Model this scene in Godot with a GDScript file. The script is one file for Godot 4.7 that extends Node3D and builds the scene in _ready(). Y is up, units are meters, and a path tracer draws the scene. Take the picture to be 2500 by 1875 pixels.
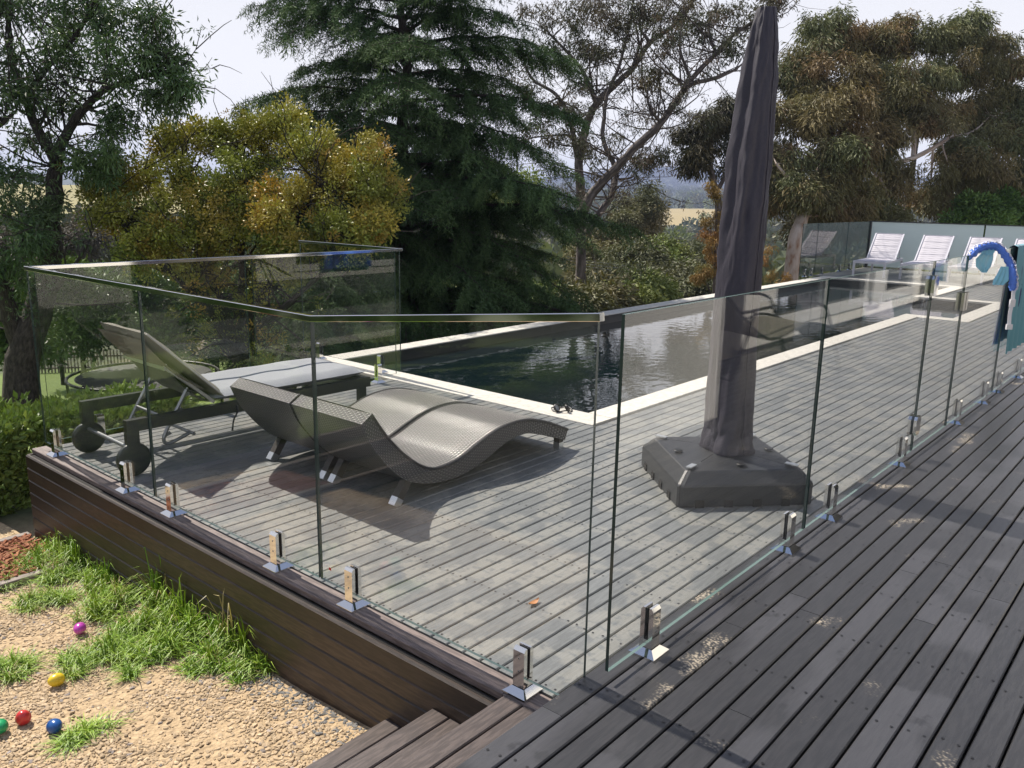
extends Node3D
# A timber pool terrace with frameless glass fencing, on a hillside above a wooded valley. Metres, y up; the upper deck is y = 0, the boards run along x.

const LOW := -0.168          # top of the lower deck
const PITCH := 0.0885        # one deck board and its gap
var rng := RandomNumberGenerator.new()
var M := {}
var used := {}
var hill_noise := FastNoiseLite.new()


# ---------------------------------------------------------------- mesh helpers
class Shape:
	var v := PackedVector3Array()
	var n := PackedVector3Array()
	var uv := PackedVector2Array()
	var uv2 := PackedVector2Array()
	var c := PackedColorArray()
	var tint := Color.WHITE

	func put(p: Vector3, nn: Vector3, t: Vector2, t2 := Vector2.ZERO) -> void:
		v.append(p)
		n.append(nn)
		uv.append(t)
		uv2.append(t2)
		c.append(tint)

	func tri(a: Vector3, b: Vector3, d: Vector3, ua := Vector2.ZERO, ub := Vector2(1, 0), ud := Vector2(0, 1)) -> void:   # counter-clockwise seen from outside
		var nn := (b - a).cross(d - a).normalized()
		put(a, nn, ua, Vector2(a.x, a.z))
		put(d, nn, ud, Vector2(d.x, d.z))
		put(b, nn, ub, Vector2(b.x, b.z))

	func quad(a: Vector3, b: Vector3, d: Vector3, e: Vector3, ua := Vector2(0, 0), ub := Vector2(1, 0), ud := Vector2(1, 1), ue := Vector2(0, 1)) -> void:
		var nn := (d - a).cross(e - b).normalized()
		for k in [[a, ua], [d, ud], [b, ub], [a, ua], [e, ue], [d, ud]]:
			put(k[0], nn, k[1], Vector2(k[0].x, k[0].z))

	func smooth_quad(a: Array, b: Array, d: Array, e: Array) -> void:   # each corner: [position, normal, uv]
		for k in [a, d, b, a, e, d]:
			put(k[0], k[1], k[2], Vector2(k[0].x, k[0].z))

	func box(at: Vector3, size: Vector3, basis := Basis()) -> void:
		var h := size / 2
		for f in [[Vector3(1, 0, 0), Vector3(0, 1, 0), Vector3(0, 0, 1)], [Vector3(0, 1, 0), Vector3(0, 0, 1), Vector3(1, 0, 0)], [Vector3(0, 0, 1), Vector3(1, 0, 0), Vector3(0, 1, 0)]]:
			for s in [1.0, -1.0]:
				var o: Vector3 = f[0] * s
				var p: Vector3 = f[1] * s
				var q: Vector3 = f[2]
				var pts := []
				for k in [-p - q, p - q, p + q, -p + q]:
					pts.append(at + basis * ((o + k) * h))
				var lu := 2.0 * absf((p * h).dot(p))
				var lq := 2.0 * absf((q * h).dot(q))
				quad(pts[0], pts[1], pts[2], pts[3], Vector2(0, 0), Vector2(lu, 0), Vector2(lu, lq), Vector2(0, lq))

	# a profile (points counter-clockwise in the plane of right and up) drawn straight from a to b
	func extrude(profile: PackedVector2Array, a: Vector3, b: Vector3, up: Vector3, off := Vector2.ZERO, caps := true) -> void:
		var along := (b - a).normalized()
		var right := along.cross(up).normalized()
		var u := right.cross(along)
		var run := 0.0
		var len := a.distance_to(b)
		var m := profile.size()
		for i in m:
			var p := profile[i]
			var q := profile[(i + 1) % m]
			var w := p.distance_to(q)
			var pa := a + right * p.x + u * p.y
			var qa := a + right * q.x + u * q.y
			var pb := pa + b - a
			var qb := qa + b - a
			quad(pa, pb, qb, qa, off + Vector2(0, run), off + Vector2(len, run), off + Vector2(len, run + w), off + Vector2(0, run + w))
			run += w
		if caps:
			for i in range(1, m - 1):
				var ca := [profile[0], profile[i], profile[i + 1]]
				tri(a + right * ca[0].x + u * ca[0].y, a + right * ca[1].x + u * ca[1].y, a + right * ca[2].x + u * ca[2].y, ca[0] + off, ca[1] + off, ca[2] + off)
				tri(b + right * ca[0].x + u * ca[0].y, b + right * ca[2].x + u * ca[2].y, b + right * ca[1].x + u * ca[1].y, ca[0] + off, ca[2] + off, ca[1] + off)

	func tube(pts: Array, radii: Array, sides := 8, caps := false) -> void:
		var rings := []
		var m := pts.size()
		var ref := Vector3.UP
		var run := 0.0
		for i in m:
			var t: Vector3 = (pts[mini(i + 1, m - 1)] - pts[maxi(i - 1, 0)]).normalized()
			if absf(t.dot(ref)) > 0.95:
				ref = Vector3.RIGHT if absf(t.x) < 0.8 else Vector3.BACK
			var r := t.cross(ref).normalized()
			ref = r.cross(t).normalized()
			if i > 0:
				run += pts[i].distance_to(pts[i - 1])
			var ring := []
			for k in sides + 1:
				var a := TAU * k / sides
				var d := r * cos(a) + ref * sin(a)
				ring.append([pts[i] + d * radii[i], d, Vector2(float(k) / sides, run)])
			rings.append(ring)
		for i in m - 1:
			for k in sides:
				smooth_quad(rings[i][k], rings[i + 1][k], rings[i + 1][k + 1], rings[i][k + 1])
		if caps:
			for e in [0, m - 1]:
				for k in sides:
					var x: Array = rings[e][k + 1] if e == 0 else rings[e][k]
					var y: Array = rings[e][k] if e == 0 else rings[e][k + 1]
					tri(pts[e], x[0], y[0])

	func lathe(profile: Array, at: Vector3, sides := 24, basis := Basis()) -> void:   # [radius, height] from bottom to top
		var m := profile.size()
		var rings := []
		for i in m:
			var d: Vector2 = profile[mini(i + 1, m - 1)] - profile[maxi(i - 1, 0)]
			var ring := []
			for k in sides + 1:
				var a := -TAU * k / sides
				var o := Vector3(cos(a), 0, sin(a))
				var nn := (o * d.y - Vector3.UP * d.x).normalized()
				ring.append([at + basis * (o * profile[i].x + Vector3.UP * profile[i].y), basis * nn, Vector2(float(k) / sides, float(i) / m)])
			rings.append(ring)
		for i in m - 1:
			for k in sides:
				smooth_quad(rings[i][k], rings[i][k + 1], rings[i + 1][k + 1], rings[i + 1][k])

	func grid(p: Array, w: int, h: int, uv_scale := Vector2.ONE, flip := false) -> void:   # p[j * w + i]; smooth
		var nn := []
		for j in h:
			for i in w:
				var du: Vector3 = p[j * w + mini(i + 1, w - 1)] - p[j * w + maxi(i - 1, 0)]
				var dv: Vector3 = p[mini(j + 1, h - 1) * w + i] - p[maxi(j - 1, 0) * w + i]
				var q := du.cross(dv).normalized()
				nn.append(-q if flip else q)
		for j in h - 1:
			for i in w - 1:
				var k := [j * w + i, j * w + i + 1, (j + 1) * w + i + 1, (j + 1) * w + i]
				if flip:
					k.reverse()
				var cs := []
				for x in k:
					cs.append([p[x], nn[x], Vector2(x % w, x / w) * uv_scale])
				smooth_quad(cs[0], cs[1], cs[2], cs[3])

	func mesh() -> ArrayMesh:
		var a := []
		a.resize(Mesh.ARRAY_MAX)
		a[Mesh.ARRAY_VERTEX] = v
		a[Mesh.ARRAY_NORMAL] = n
		a[Mesh.ARRAY_TEX_UV] = uv
		a[Mesh.ARRAY_TEX_UV2] = uv2
		a[Mesh.ARRAY_COLOR] = c
		var am := ArrayMesh.new()
		am.add_surface_from_arrays(Mesh.PRIMITIVE_TRIANGLES, a)
		return am


func numbered(called: String) -> String:
	if not used.has(called):
		used[called] = 0
		return called
	used[called] += 1
	return "%s_%03d" % [called, used[called]]


func part(called: String, s: Shape, m: Material, parent: Node, label := "") -> MeshInstance3D:
	var o := MeshInstance3D.new()
	o.name = called
	o.mesh = s.mesh()
	o.material_override = m
	if label:
		o.set_meta("label", label)
	parent.add_child(o, true)
	return o


func tag(o: Node, label: String, category: String, group := "", kind := "") -> void:
	if label:
		o.set_meta("label", label)
	if category:
		o.set_meta("category", category)
	if group:
		o.set_meta("group", group)
	if kind:
		o.set_meta("kind", kind)


func thing(called: String, label: String, category: String, at := Vector3.ZERO, turn := 0.0, group := "", kind := "") -> Node3D:
	var o := Node3D.new()
	o.name = numbered(called)
	add_child(o)
	o.position = at
	o.rotation.y = turn
	tag(o, label, category, group, kind)
	return o


func single(called: String, s: Shape, m: Material, label: String, category: String, group := "", kind := "", at := Vector3.ZERO) -> MeshInstance3D:
	var o := part(numbered(called), s, m, self)
	o.position = at
	tag(o, label, category, group, kind)
	return o


func copy(o: Node3D, at: Vector3, turn: float, label: String) -> Node3D:
	var r: Node3D = o.duplicate()
	r.name = numbered(String(o.name).trim_suffix("_000"))
	add_child(r)
	r.position = at
	r.rotation.y = turn
	r.set_meta("label", label)
	return r


func scatter(called: String, mesh: Mesh, m: Material, where: Array, tints: Array, parent: Node) -> MultiMeshInstance3D:
	var mm := MultiMesh.new()
	mm.transform_format = MultiMesh.TRANSFORM_3D
	mm.use_colors = true
	mm.mesh = mesh
	mm.instance_count = where.size()
	for i in where.size():
		mm.set_instance_transform(i, where[i])
		mm.set_instance_color(i, tints[i])
	var o := MultiMeshInstance3D.new()
	o.name = called
	o.multimesh = mm
	o.material_override = m
	parent.add_child(o, true)
	return o


func rand_dir() -> Vector3:
	while true:
		var p := Vector3(rng.randf_range(-1, 1), rng.randf_range(-1, 1), rng.randf_range(-1, 1))
		if p.length_squared() <= 1.0 and p.length_squared() > 0.01:
			return p.normalized()
	return Vector3.UP


func lin(r: float, g: float, b: float) -> Color:      # a real-world (linear) base colour as the sRGB that albedo_color takes
	return Color(r, g, b).linear_to_srgb()


# ---------------------------------------------------------------- materials
func noise(kind: int, freq: float, seed_: int, octaves := 4, gain := 0.5) -> FastNoiseLite:
	var f := FastNoiseLite.new()
	f.noise_type = kind
	f.frequency = freq
	f.seed = seed_
	f.fractal_octaves = octaves
	f.fractal_gain = gain
	return f


func noise_tex(f: FastNoiseLite, size := 256, ramp: Array = [], normal := false, wide := 0) -> NoiseTexture2D:
	var t := NoiseTexture2D.new()
	t.width = wide if wide else size
	t.height = size
	t.seamless = true
	t.noise = f
	t.as_normal_map = normal
	if ramp:
		var g := Gradient.new()
		var offs := PackedFloat32Array()
		var cols := PackedColorArray()
		for r in ramp:
			offs.append(r[0])
			cols.append(r[1])
		g.offsets = offs
		g.colors = cols
		t.color_ramp = g
	return t


func mat(c: Color, rough := 0.6, metal := 0.0) -> StandardMaterial3D:
	var m := StandardMaterial3D.new()
	m.albedo_color = c
	m.roughness = rough
	m.metallic = metal
	return m


# an albedo with alpha: worn or dusty patches with hard broken edges, laid over by world position (UV2)
func worn_patches(seed_: int, colour: Color, patch: float, patch_cut: float, fine: float, fine_cut: float, strength: float, stretch := 1.0) -> ImageTexture:
	var size := 768
	var a := noise(FastNoiseLite.TYPE_SIMPLEX_SMOOTH, patch, seed_, 3)
	var b := noise(FastNoiseLite.TYPE_SIMPLEX, fine, seed_ + 7, 5, 0.65)
	var img := Image.create(size, size, false, Image.FORMAT_RGBA8)
	for y in size:
		var dy := mini(y, size - y) / 60.0
		for x in size:
			var edge := clampf(minf(mini(x, size - x) / 60.0, dy), 0, 1)
			var p := smoothstep(patch_cut, patch_cut + 0.35, a.get_noise_2d(x, y) * edge)
			var q := smoothstep(fine_cut, fine_cut + 0.3, b.get_noise_2d(x * stretch, y) + 0.35 * p)
			img.set_pixel(x, y, Color(colour.r, colour.g, colour.b, p * q * strength))
	return ImageTexture.create_from_image(img)


func timber(seed_: int, dark: Color, light: Color, rough: float, grain_cm := 0.03) -> StandardMaterial3D:
	var m := mat(Color.WHITE, rough)
	m.albedo_texture = noise_tex(noise(FastNoiseLite.TYPE_SIMPLEX, 0.02, seed_, 5, 0.6), 512, [[0.0, dark], [0.45, dark.lerp(light, 0.4)], [0.7, light], [1.0, dark.lerp(light, 0.6)]])
	m.uv1_scale = Vector3(0.55, 5.0, 1)
	m.heightmap_enabled = true
	m.heightmap_texture = noise_tex(noise(FastNoiseLite.TYPE_SIMPLEX, 0.03, seed_ + 3, 4, 0.7), 512)
	m.heightmap_scale = grain_cm
	return m


func leafy(rough := 0.45, through := 0.35, spec := 0.5) -> StandardMaterial3D:
	var m := mat(Color.WHITE, rough)
	m.vertex_color_use_as_albedo = true
	m.cull_mode = BaseMaterial3D.CULL_DISABLED
	m.metallic_specular = spec
	m.backlight_enabled = true
	m.backlight = Color(through, through, through * 0.5)
	return m


func materials() -> void:
	# decks: dark oiled boards above, dusty sun-bleached boards below
	var stain := worn_patches(11, Color(0.80, 0.75, 0.66), 0.012, 0.31, 0.30, 0.28, 0.75, 1.4)
	var film := worn_patches(31, Color(0.40, 0.40, 0.42), 0.006, -0.2, 0.02, -0.3, 0.22)
	var dust := worn_patches(53, Color(0.66, 0.65, 0.60), 0.020, -0.2, 0.07, -0.1, 0.28, 1.5)
	for k in 4:
		var d := timber(100 + k, lin(0.025, 0.0253, 0.0275) * (0.985 + 0.012 * k), lin(0.037, 0.0368, 0.0388) * (0.985 + 0.012 * k), 0.36, 0.03)
		d.detail_enabled = true
		d.detail_albedo = stain if k != 3 else film
		d.detail_uv_layer = BaseMaterial3D.DETAIL_UV_2
		d.uv2_scale = Vector3(0.27, 0.27, 1)
		d.uv2_offset = Vector3(0.31, 0.22, 0)
		M["deck%d" % k] = d
		var l := timber(140 + k, lin(0.122, 0.130, 0.130) * (0.97 + 0.02 * k), lin(0.168, 0.178, 0.177) * (0.97 + 0.02 * k), 0.42, 0.03)
		l.detail_enabled = true
		l.detail_albedo = dust
		l.detail_uv_layer = BaseMaterial3D.DETAIL_UV_2
		l.uv2_scale = Vector3(0.19, 0.19, 1)
		M["low%d" % k] = l
		M["clad%d" % k] = timber(180 + k, lin(0.026, 0.0175, 0.0125) * (0.9 + 0.08 * k), lin(0.054, 0.037, 0.026) * (0.9 + 0.1 * k), 0.42, 0.03)
	M.cap = timber(210, lin(0.10, 0.078, 0.07), lin(0.21, 0.165, 0.15), 0.5)
	M.tread = timber(220, lin(0.045, 0.035, 0.032), lin(0.10, 0.078, 0.07), 0.45)
	M.sleeper = timber(230, lin(0.16, 0.13, 0.11), lin(0.30, 0.25, 0.21), 0.7)
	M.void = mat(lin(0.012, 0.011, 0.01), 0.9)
	# metals and glass
	M.chrome = mat(lin(0.78, 0.77, 0.75), 0.07, 1.0)
	M.gasket = mat(lin(0.012, 0.012, 0.013), 0.6)
	var pane := mat(Color(0.60, 0.80, 0.72, 0.003), 0.015)
	pane.transparency = BaseMaterial3D.TRANSPARENCY_ALPHA
	pane.metallic_specular = 0.42
	M.pane = pane
	M.edge_light = mat(lin(0.11, 0.17, 0.155), 0.2)
	M.glass_edge = mat(lin(0.003, 0.026, 0.021), 0.12)
	M.glass_edge.clearcoat_enabled = true
	var tinted := mat(Color(0.05, 0.16, 0.13, 0.34), 0.015)
	tinted.transparency = BaseMaterial3D.TRANSPARENCY_ALPHA
	M.tinted = tinted
	M.frosted = mat(lin(0.70, 0.82, 0.80), 0.25)
	M.frosted.backlight_enabled = true
	M.frosted.backlight = Color(0.2, 0.2, 0.2)
	M.fence_frame = mat(lin(0.035, 0.037, 0.04), 0.4)
	# pool
	M.coping = mat(Color.WHITE, 0.7)
	M.coping.albedo_texture = noise_tex(noise(FastNoiseLite.TYPE_SIMPLEX, 0.03, 5, 5, 0.6), 256, [[0.0, lin(0.46, 0.44, 0.39)], [0.5, lin(0.56, 0.54, 0.48)], [1.0, lin(0.62, 0.60, 0.54)]])
	M.coping.uv1_triplanar = true
	M.coping.uv1_world_triplanar = true
	M.coping.uv1_scale = Vector3(1.3, 1.3, 1.3)
	M.pool_tile = mat(lin(0.016, 0.018, 0.022), 0.3)
	var water := mat(lin(0.003, 0.008, 0.011), 0.015)
	water.metallic_specular = 0.42
	water.heightmap_enabled = true
	water.heightmap_texture = noise_tex(noise(FastNoiseLite.TYPE_SIMPLEX_SMOOTH, 0.018, 77, 3, 0.4), 512)
	water.heightmap_scale = 0.12
	water.uv1_triplanar = true
	water.uv1_world_triplanar = true
	water.uv1_scale = Vector3(0.42, 0.42, 0.62)
	M.water = water
	# furniture
	var weave := Image.create(64, 64, false, Image.FORMAT_RGBA8)
	var weave_h := Image.create(64, 64, false, Image.FORMAT_RGBA8)
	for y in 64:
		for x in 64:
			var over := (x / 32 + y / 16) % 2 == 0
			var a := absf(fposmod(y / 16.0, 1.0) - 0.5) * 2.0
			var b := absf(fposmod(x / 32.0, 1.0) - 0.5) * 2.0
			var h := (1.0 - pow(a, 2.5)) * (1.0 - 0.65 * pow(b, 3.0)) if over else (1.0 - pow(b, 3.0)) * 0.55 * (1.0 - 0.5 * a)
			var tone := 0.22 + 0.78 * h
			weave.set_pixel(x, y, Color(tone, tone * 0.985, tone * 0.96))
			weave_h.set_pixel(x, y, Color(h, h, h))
	M.wicker = mat(lin(0.165, 0.158, 0.152), 0.30)
	M.wicker.metallic_specular = 0.7
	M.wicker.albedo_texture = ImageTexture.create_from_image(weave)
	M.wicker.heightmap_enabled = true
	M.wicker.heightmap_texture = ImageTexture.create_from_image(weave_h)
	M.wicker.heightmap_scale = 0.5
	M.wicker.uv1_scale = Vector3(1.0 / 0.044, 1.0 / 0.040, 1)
	M.leg_weave = mat(lin(0.05, 0.045, 0.04), 0.5)
	M.silver = mat(lin(0.72, 0.74, 0.74), 0.3, 0.9)
	M.graphite = mat(lin(0.075, 0.08, 0.075), 0.32, 0.6)
	M.steel = mat(lin(0.32, 0.33, 0.33), 0.35, 0.8)
	var cloth_h := noise_tex(noise(FastNoiseLite.TYPE_SIMPLEX, 0.25, 9, 2), 256)
	M.cushion = mat(lin(0.27, 0.285, 0.30), 0.85)
	M.cushion.heightmap_enabled = true
	M.cushion.heightmap_texture = cloth_h
	M.cushion.heightmap_scale = 0.04
	M.cushion.uv1_scale = Vector3(8, 8, 1)
	M.cushion_under = mat(lin(0.30, 0.28, 0.23), 0.85)
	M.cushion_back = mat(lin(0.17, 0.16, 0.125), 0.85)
	M.dark_sling = mat(lin(0.035, 0.037, 0.042), 0.7)
	M.piping = mat(lin(0.42, 0.41, 0.37), 0.8)
	M.white_frame = mat(lin(0.60, 0.60, 0.65), 0.4)
	M.sling = mat(lin(0.50, 0.485, 0.53), 0.75)
	M.sling.heightmap_enabled = true
	M.sling.heightmap_texture = cloth_h
	M.sling.heightmap_scale = 0.03
	M.cover = mat(lin(0.037, 0.033, 0.050), 0.6)
	M.cover.albedo_texture = noise_tex(noise(FastNoiseLite.TYPE_SIMPLEX, 0.012, 19, 4), 256, [[0.0, Color(0.86, 0.86, 0.86)], [1.0, Color.WHITE]])
	M.cover.heightmap_enabled = true
	M.cover.heightmap_texture = noise_tex(noise(FastNoiseLite.TYPE_SIMPLEX, 0.4, 20, 2), 256)
	M.cover.heightmap_scale = 0.03
	M.cover.uv1_scale = Vector3(3, 3, 1)
	M.base_plastic = mat(lin(0.024, 0.026, 0.030), 0.38)
	M.base_plastic.heightmap_enabled = true
	M.base_plastic.heightmap_texture = noise_tex(noise(FastNoiseLite.TYPE_SIMPLEX, 0.35, 23, 2), 256)
	M.base_plastic.heightmap_scale = 0.05
	M.base_plastic.uv1_scale = Vector3(5, 5, 1)
	M.black = mat(lin(0.01, 0.01, 0.011), 0.4)
	# house
	M.render_wall = mat(lin(0.80, 0.78, 0.72), 0.85)
	M.white_paint = mat(lin(0.78, 0.78, 0.76), 0.4)
	M.window_glass = mat(lin(0.02, 0.022, 0.025), 0.03)
	M.roof = mat(lin(0.12, 0.12, 0.125), 0.5)
	# ground
	M.earth = mat(Color.WHITE, 0.95)
	M.earth.vertex_color_use_as_albedo = true
	M.earth.albedo_texture = noise_tex(noise(FastNoiseLite.TYPE_SIMPLEX, 0.05, 41, 5, 0.65), 512, [[0.0, lin(0.55, 0.55, 0.5)], [0.5, lin(0.85, 0.85, 0.8)], [1.0, Color.WHITE]])
	M.earth.uv1_triplanar = true
	M.earth.uv1_world_triplanar = true
	M.earth.uv1_scale = Vector3(0.35, 0.35, 0.35)
	M.sand = mat(Color.WHITE, 0.95)
	M.sand.albedo_texture = noise_tex(noise(FastNoiseLite.TYPE_SIMPLEX, 0.03, 43, 6, 0.7), 512, [[0.0, lin(0.29, 0.205, 0.12)], [0.45, lin(0.43, 0.315, 0.185)], [0.75, lin(0.50, 0.37, 0.22)], [1.0, lin(0.56, 0.42, 0.27)]])
	M.sand.uv1_triplanar = true
	M.sand.uv1_world_triplanar = true
	M.sand.uv1_scale = Vector3(1.1, 1.1, 1.1)
	M.sand.heightmap_enabled = true
	M.sand.heightmap_texture = noise_tex(noise(FastNoiseLite.TYPE_CELLULAR, 0.06, 44, 3), 512)
	M.sand.heightmap_scale = 1.0
	M.stone_chip = mat(Color.WHITE, 0.9)
	M.stone_chip.vertex_color_use_as_albedo = true
	M.bark = mat(Color.WHITE, 0.9)
	M.bark.albedo_texture = noise_tex(noise(FastNoiseLite.TYPE_SIMPLEX, 0.04, 61, 5, 0.6), 256, [[0.0, lin(0.02, 0.016, 0.013)], [0.5, lin(0.055, 0.044, 0.037)], [1.0, lin(0.11, 0.09, 0.075)]])
	M.bark.uv1_scale = Vector3(2, 0.6, 1)
	M.bark.heightmap_enabled = true
	M.bark.heightmap_texture = noise_tex(noise(FastNoiseLite.TYPE_SIMPLEX, 0.05, 62, 4, 0.7), 256)
	M.bark.heightmap_scale = 2.0
	M.gum_bark = mat(Color.WHITE, 0.85)
	M.gum_bark.albedo_texture = noise_tex(noise(FastNoiseLite.TYPE_SIMPLEX, 0.02, 63, 4, 0.6), 256, [[0.0, lin(0.04, 0.032, 0.028)], [0.5, lin(0.095, 0.078, 0.07)], [1.0, lin(0.22, 0.19, 0.175)]])
	M.gum_bark.uv1_scale = Vector3(1, 0.25, 1)
	M.pale_bark = mat(Color.WHITE, 0.8)
	M.pale_bark.albedo_texture = noise_tex(noise(FastNoiseLite.TYPE_SIMPLEX, 0.014, 64, 4, 0.6), 256, [[0.0, lin(0.22, 0.11, 0.06)], [0.35, lin(0.40, 0.32, 0.26)], [1.0, lin(0.58, 0.52, 0.47)]])
	M.pale_bark.uv1_scale = Vector3(1, 0.3, 1)
	M.leaf = leafy(0.42, 0.45, 0.4)
	M.leaf_dull = leafy(0.6, 0.5, 0.35)
	M.needle = leafy(0.7, 0.25, 0.2)
	M.blade = leafy(0.45, 0.5, 0.4)


# ---------------------------------------------------------------- land
func steps_of(table: Array, r: float) -> float:
	for i in range(1, table.size()):
		if r <= table[i][0]:
			var t: float = (r - table[i - 1][0]) / (table[i][0] - table[i - 1][0])
			return lerpf(table[i - 1][1], table[i][1], t * t * (3.0 - 2.0 * t) if i > 6 else t)
	return table[-1][1]


const EAST := [[14.0, -1.9], [30.0, -5.5], [60.0, -10.0], [150.0, -16.0], [300.0, -17.0], [500.0, -14.0], [800.0, -9.0], [1400.0, 3.0], [2000.0, 15.0], [2350.0, 20.0], [4200.0, 20.0]]
const NORTH := [[14.0, -1.9], [30.0, -3.6], [60.0, -5.6], [100.0, -5.0], [200.0, 0.6], [250.0, 2.6], [400.0, -4.0], [800.0, -6.0], [1400.0, 2.0], [2350.0, 20.0], [2950.0, 1.0], [3500.0, 0.6], [4200.0, 0.0]]


func land(x: float, z: float) -> float:
	var near := -0.6 - 0.063 * clampf(-z - 1.0, 0.0, 4.3) - 0.09 * maxf(0.0, -z - 5.3)
	var dx := x + 1.08
	var dz := 1.345 - z
	var r := Vector2(dx, dz).length()
	if r < 9.0:
		return near
	var az := rad_to_deg(atan2(dx, dz))
	var north := smoothstep(45.0, 30.0, az) if az > -60.0 else 0.0
	var far := lerpf(steps_of(EAST, r), steps_of(NORTH, r), north)
	if r > 2350.0:
		var crest := 46.0 + 52.0 * exp(-pow((az - 60.0) / 6.5, 2.0)) + 24.0 * exp(-pow((az - 76.0) / 7.0, 2.0)) + 10.0 * hill_noise.get_noise_2d(az * 14.0, 3.0) + 5.0 * hill_noise.get_noise_2d(az * 60.0, 9.0)
		var up := smoothstep(2350.0, 2950.0, r) * (1.0 - 0.6 * smoothstep(3100.0, 4200.0, r))
		far = 20.0 + (crest - 20.0) * up
	elif r > 40.0:
		far += hill_noise.get_noise_2d(x * 0.5, z * 0.5) * minf(3.5, (r - 40.0) * 0.02)
	if az > 105.0 or az < -60.0:
		far = maxf(far, -2.0 - r * 0.01) if r < 300.0 else far
	return lerpf(near, far, smoothstep(9.0, 16.0, r))


func land_tint(x: float, z: float) -> Color:
	var dx := x + 1.08
	var dz := 1.345 - z
	var r := Vector2(dx, dz).length()
	var az := rad_to_deg(atan2(dx, dz))
	var q := 0.5 + 0.5 * hill_noise.get_noise_2d(x * 6.0, z * 6.0)
	if z > -5.3 and r < 30.0:
		return Color(0.40, 0.31, 0.20) if x > -0.8 else Color(0.055, 0.05, 0.028)   # gravel yard, bark and grass beyond it
	if r < 24.0 and az < 42.0 and z < -5.6:
		return Color(0.125, 0.20, 0.035).lerp(Color(0.17, 0.22, 0.05), q)      # watered lawn
	if r < 140.0 and az > 24.0:
		return Color(0.09, 0.085, 0.04).lerp(Color(0.13, 0.10, 0.055), q)         # dry ground under the trees
	if az < 42.0 and az > 2.0 and r < 300.0 and r >= 75.0:
		return Color(0.27, 0.255, 0.10).lerp(Color(0.36, 0.31, 0.15), q)        # paddock going yellow
	if r > 470.0 and r < 800.0 and az > 58.5 and az < 64.5:
		return Color(0.42, 0.33, 0.15)                                          # dry paddock in the valley
	return Color(0.045, 0.065, 0.03).lerp(Color(0.075, 0.085, 0.035), q)


func build_land() -> void:
	var s := Shape.new()
	var radii := [0.0]
	var r := 1.2
	while r < 3300.0:
		radii.append(r)
		r *= 1.075 if r > 3.0 else 1.3
	radii.append(3300.0)
	var n := 240
	var rows := []
	for rr in radii:
		var row := []
		for k in n:
			var a := TAU * k / n
			var x: float = -1.08 + rr * sin(a)
			var z: float = 1.345 - rr * cos(a)
			var sunk := 0.07 if rr < 9.0 and x < 1.0 and z > -5.4 else 0.0      # the beds lie on top here
			row.append([Vector3(x, land(x, z) - sunk, z), land_tint(x, z)])
		rows.append(row)
	for j in radii.size() - 1:
		for k in n:
			var q := [rows[j][k], rows[j][(k + 1) % n], rows[j + 1][(k + 1) % n], rows[j + 1][k]]
			var nn: Vector3 = (q[2][0] - q[0][0]).cross(q[3][0] - q[1][0]).normalized()
			if nn.y < 0:
				nn = -nn
			for i in [0, 2, 1, 0, 3, 2]:
				s.tint = q[i][1]
				s.put(q[i][0], nn, Vector2(q[i][0].x, q[i][0].z))
	single("ground", s, M.earth, "grassy hillside falling away from the terrace to the valley and hills", "ground", "", "structure")


func ground_patch(called: String, m: Material, x0: float, x1: float, z0: float, z1: float, lift: float, label: String, kind: String) -> void:
	var s := Shape.new()
	var nx := int((x1 - x0) / 0.12) + 2
	var nz := int((z1 - z0) / 0.12) + 2
	var p := []
	for j in nz:
		for i in nx:
			var x := lerpf(x0, x1, float(i) / (nx - 1))
			var z := lerpf(z0, z1, float(j) / (nz - 1))
			p.append(Vector3(x, land(x, z) + lift + 0.012 * hill_noise.get_noise_2d(x * 160.0, z * 160.0), z))
	s.grid(p, nx, nz, Vector2.ONE, true)
	single(called, s, m, label, "ground", "", kind)


# ---------------------------------------------------------------- timber decks
func plank_profile(w: float, h: float) -> PackedVector2Array:   # top face at y = 0, eased upper edges
	var e := 0.004
	return PackedVector2Array([Vector2(-w / 2, -h), Vector2(w / 2, -h), Vector2(w / 2, -e), Vector2(w / 2 - e, 0), Vector2(-w / 2 + e, 0), Vector2(-w / 2, -e)])


func plank(a: Vector3, b: Vector3, w: float, m: Material, parent: Node, called := "board", h := 0.022) -> void:
	var s := Shape.new()
	s.extrude(plank_profile(w, h), a, b, Vector3.UP, Vector2(rng.randf() * 40.0, rng.randf() * 7.0))
	part(called, s, m, parent)


func run_of_boards(x0: float, x1: float, z: float, y: float, key: String, parent: Node, longest := 5.0) -> void:
	var x := x0
	var first := true
	while x < x1 - 0.01:
		var to := x + rng.randf_range(longest * 0.55, longest) * (rng.randf_range(0.25, 1.0) if first else 1.0)
		first = false
		if x1 - to < 0.9:
			to = x1
		var dy := rng.randf_range(-0.0007, 0.0007)
		plank(Vector3(x + 0.001, y + dy, z), Vector3(to - 0.001, y + dy, z), PITCH - 0.0072, M["%s%d" % [key, rng.randi() % 4]], parent)
		x = to


func nails(s: Shape, x: float, z: float, y: float) -> void:
	for dz in [-0.022, 0.022]:
		var c := Vector3(x + rng.randf_range(-0.006, 0.006), y + 0.0016, z + dz)
		for k in 6:
			var a := TAU * k / 6
			var b := TAU * (k + 1) / 6
			s.tri(c, c + Vector3(cos(b), 0, -sin(b)) * 0.0052 * -1.0, c + Vector3(cos(a), 0, -sin(a)) * 0.0052 * -1.0)


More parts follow.
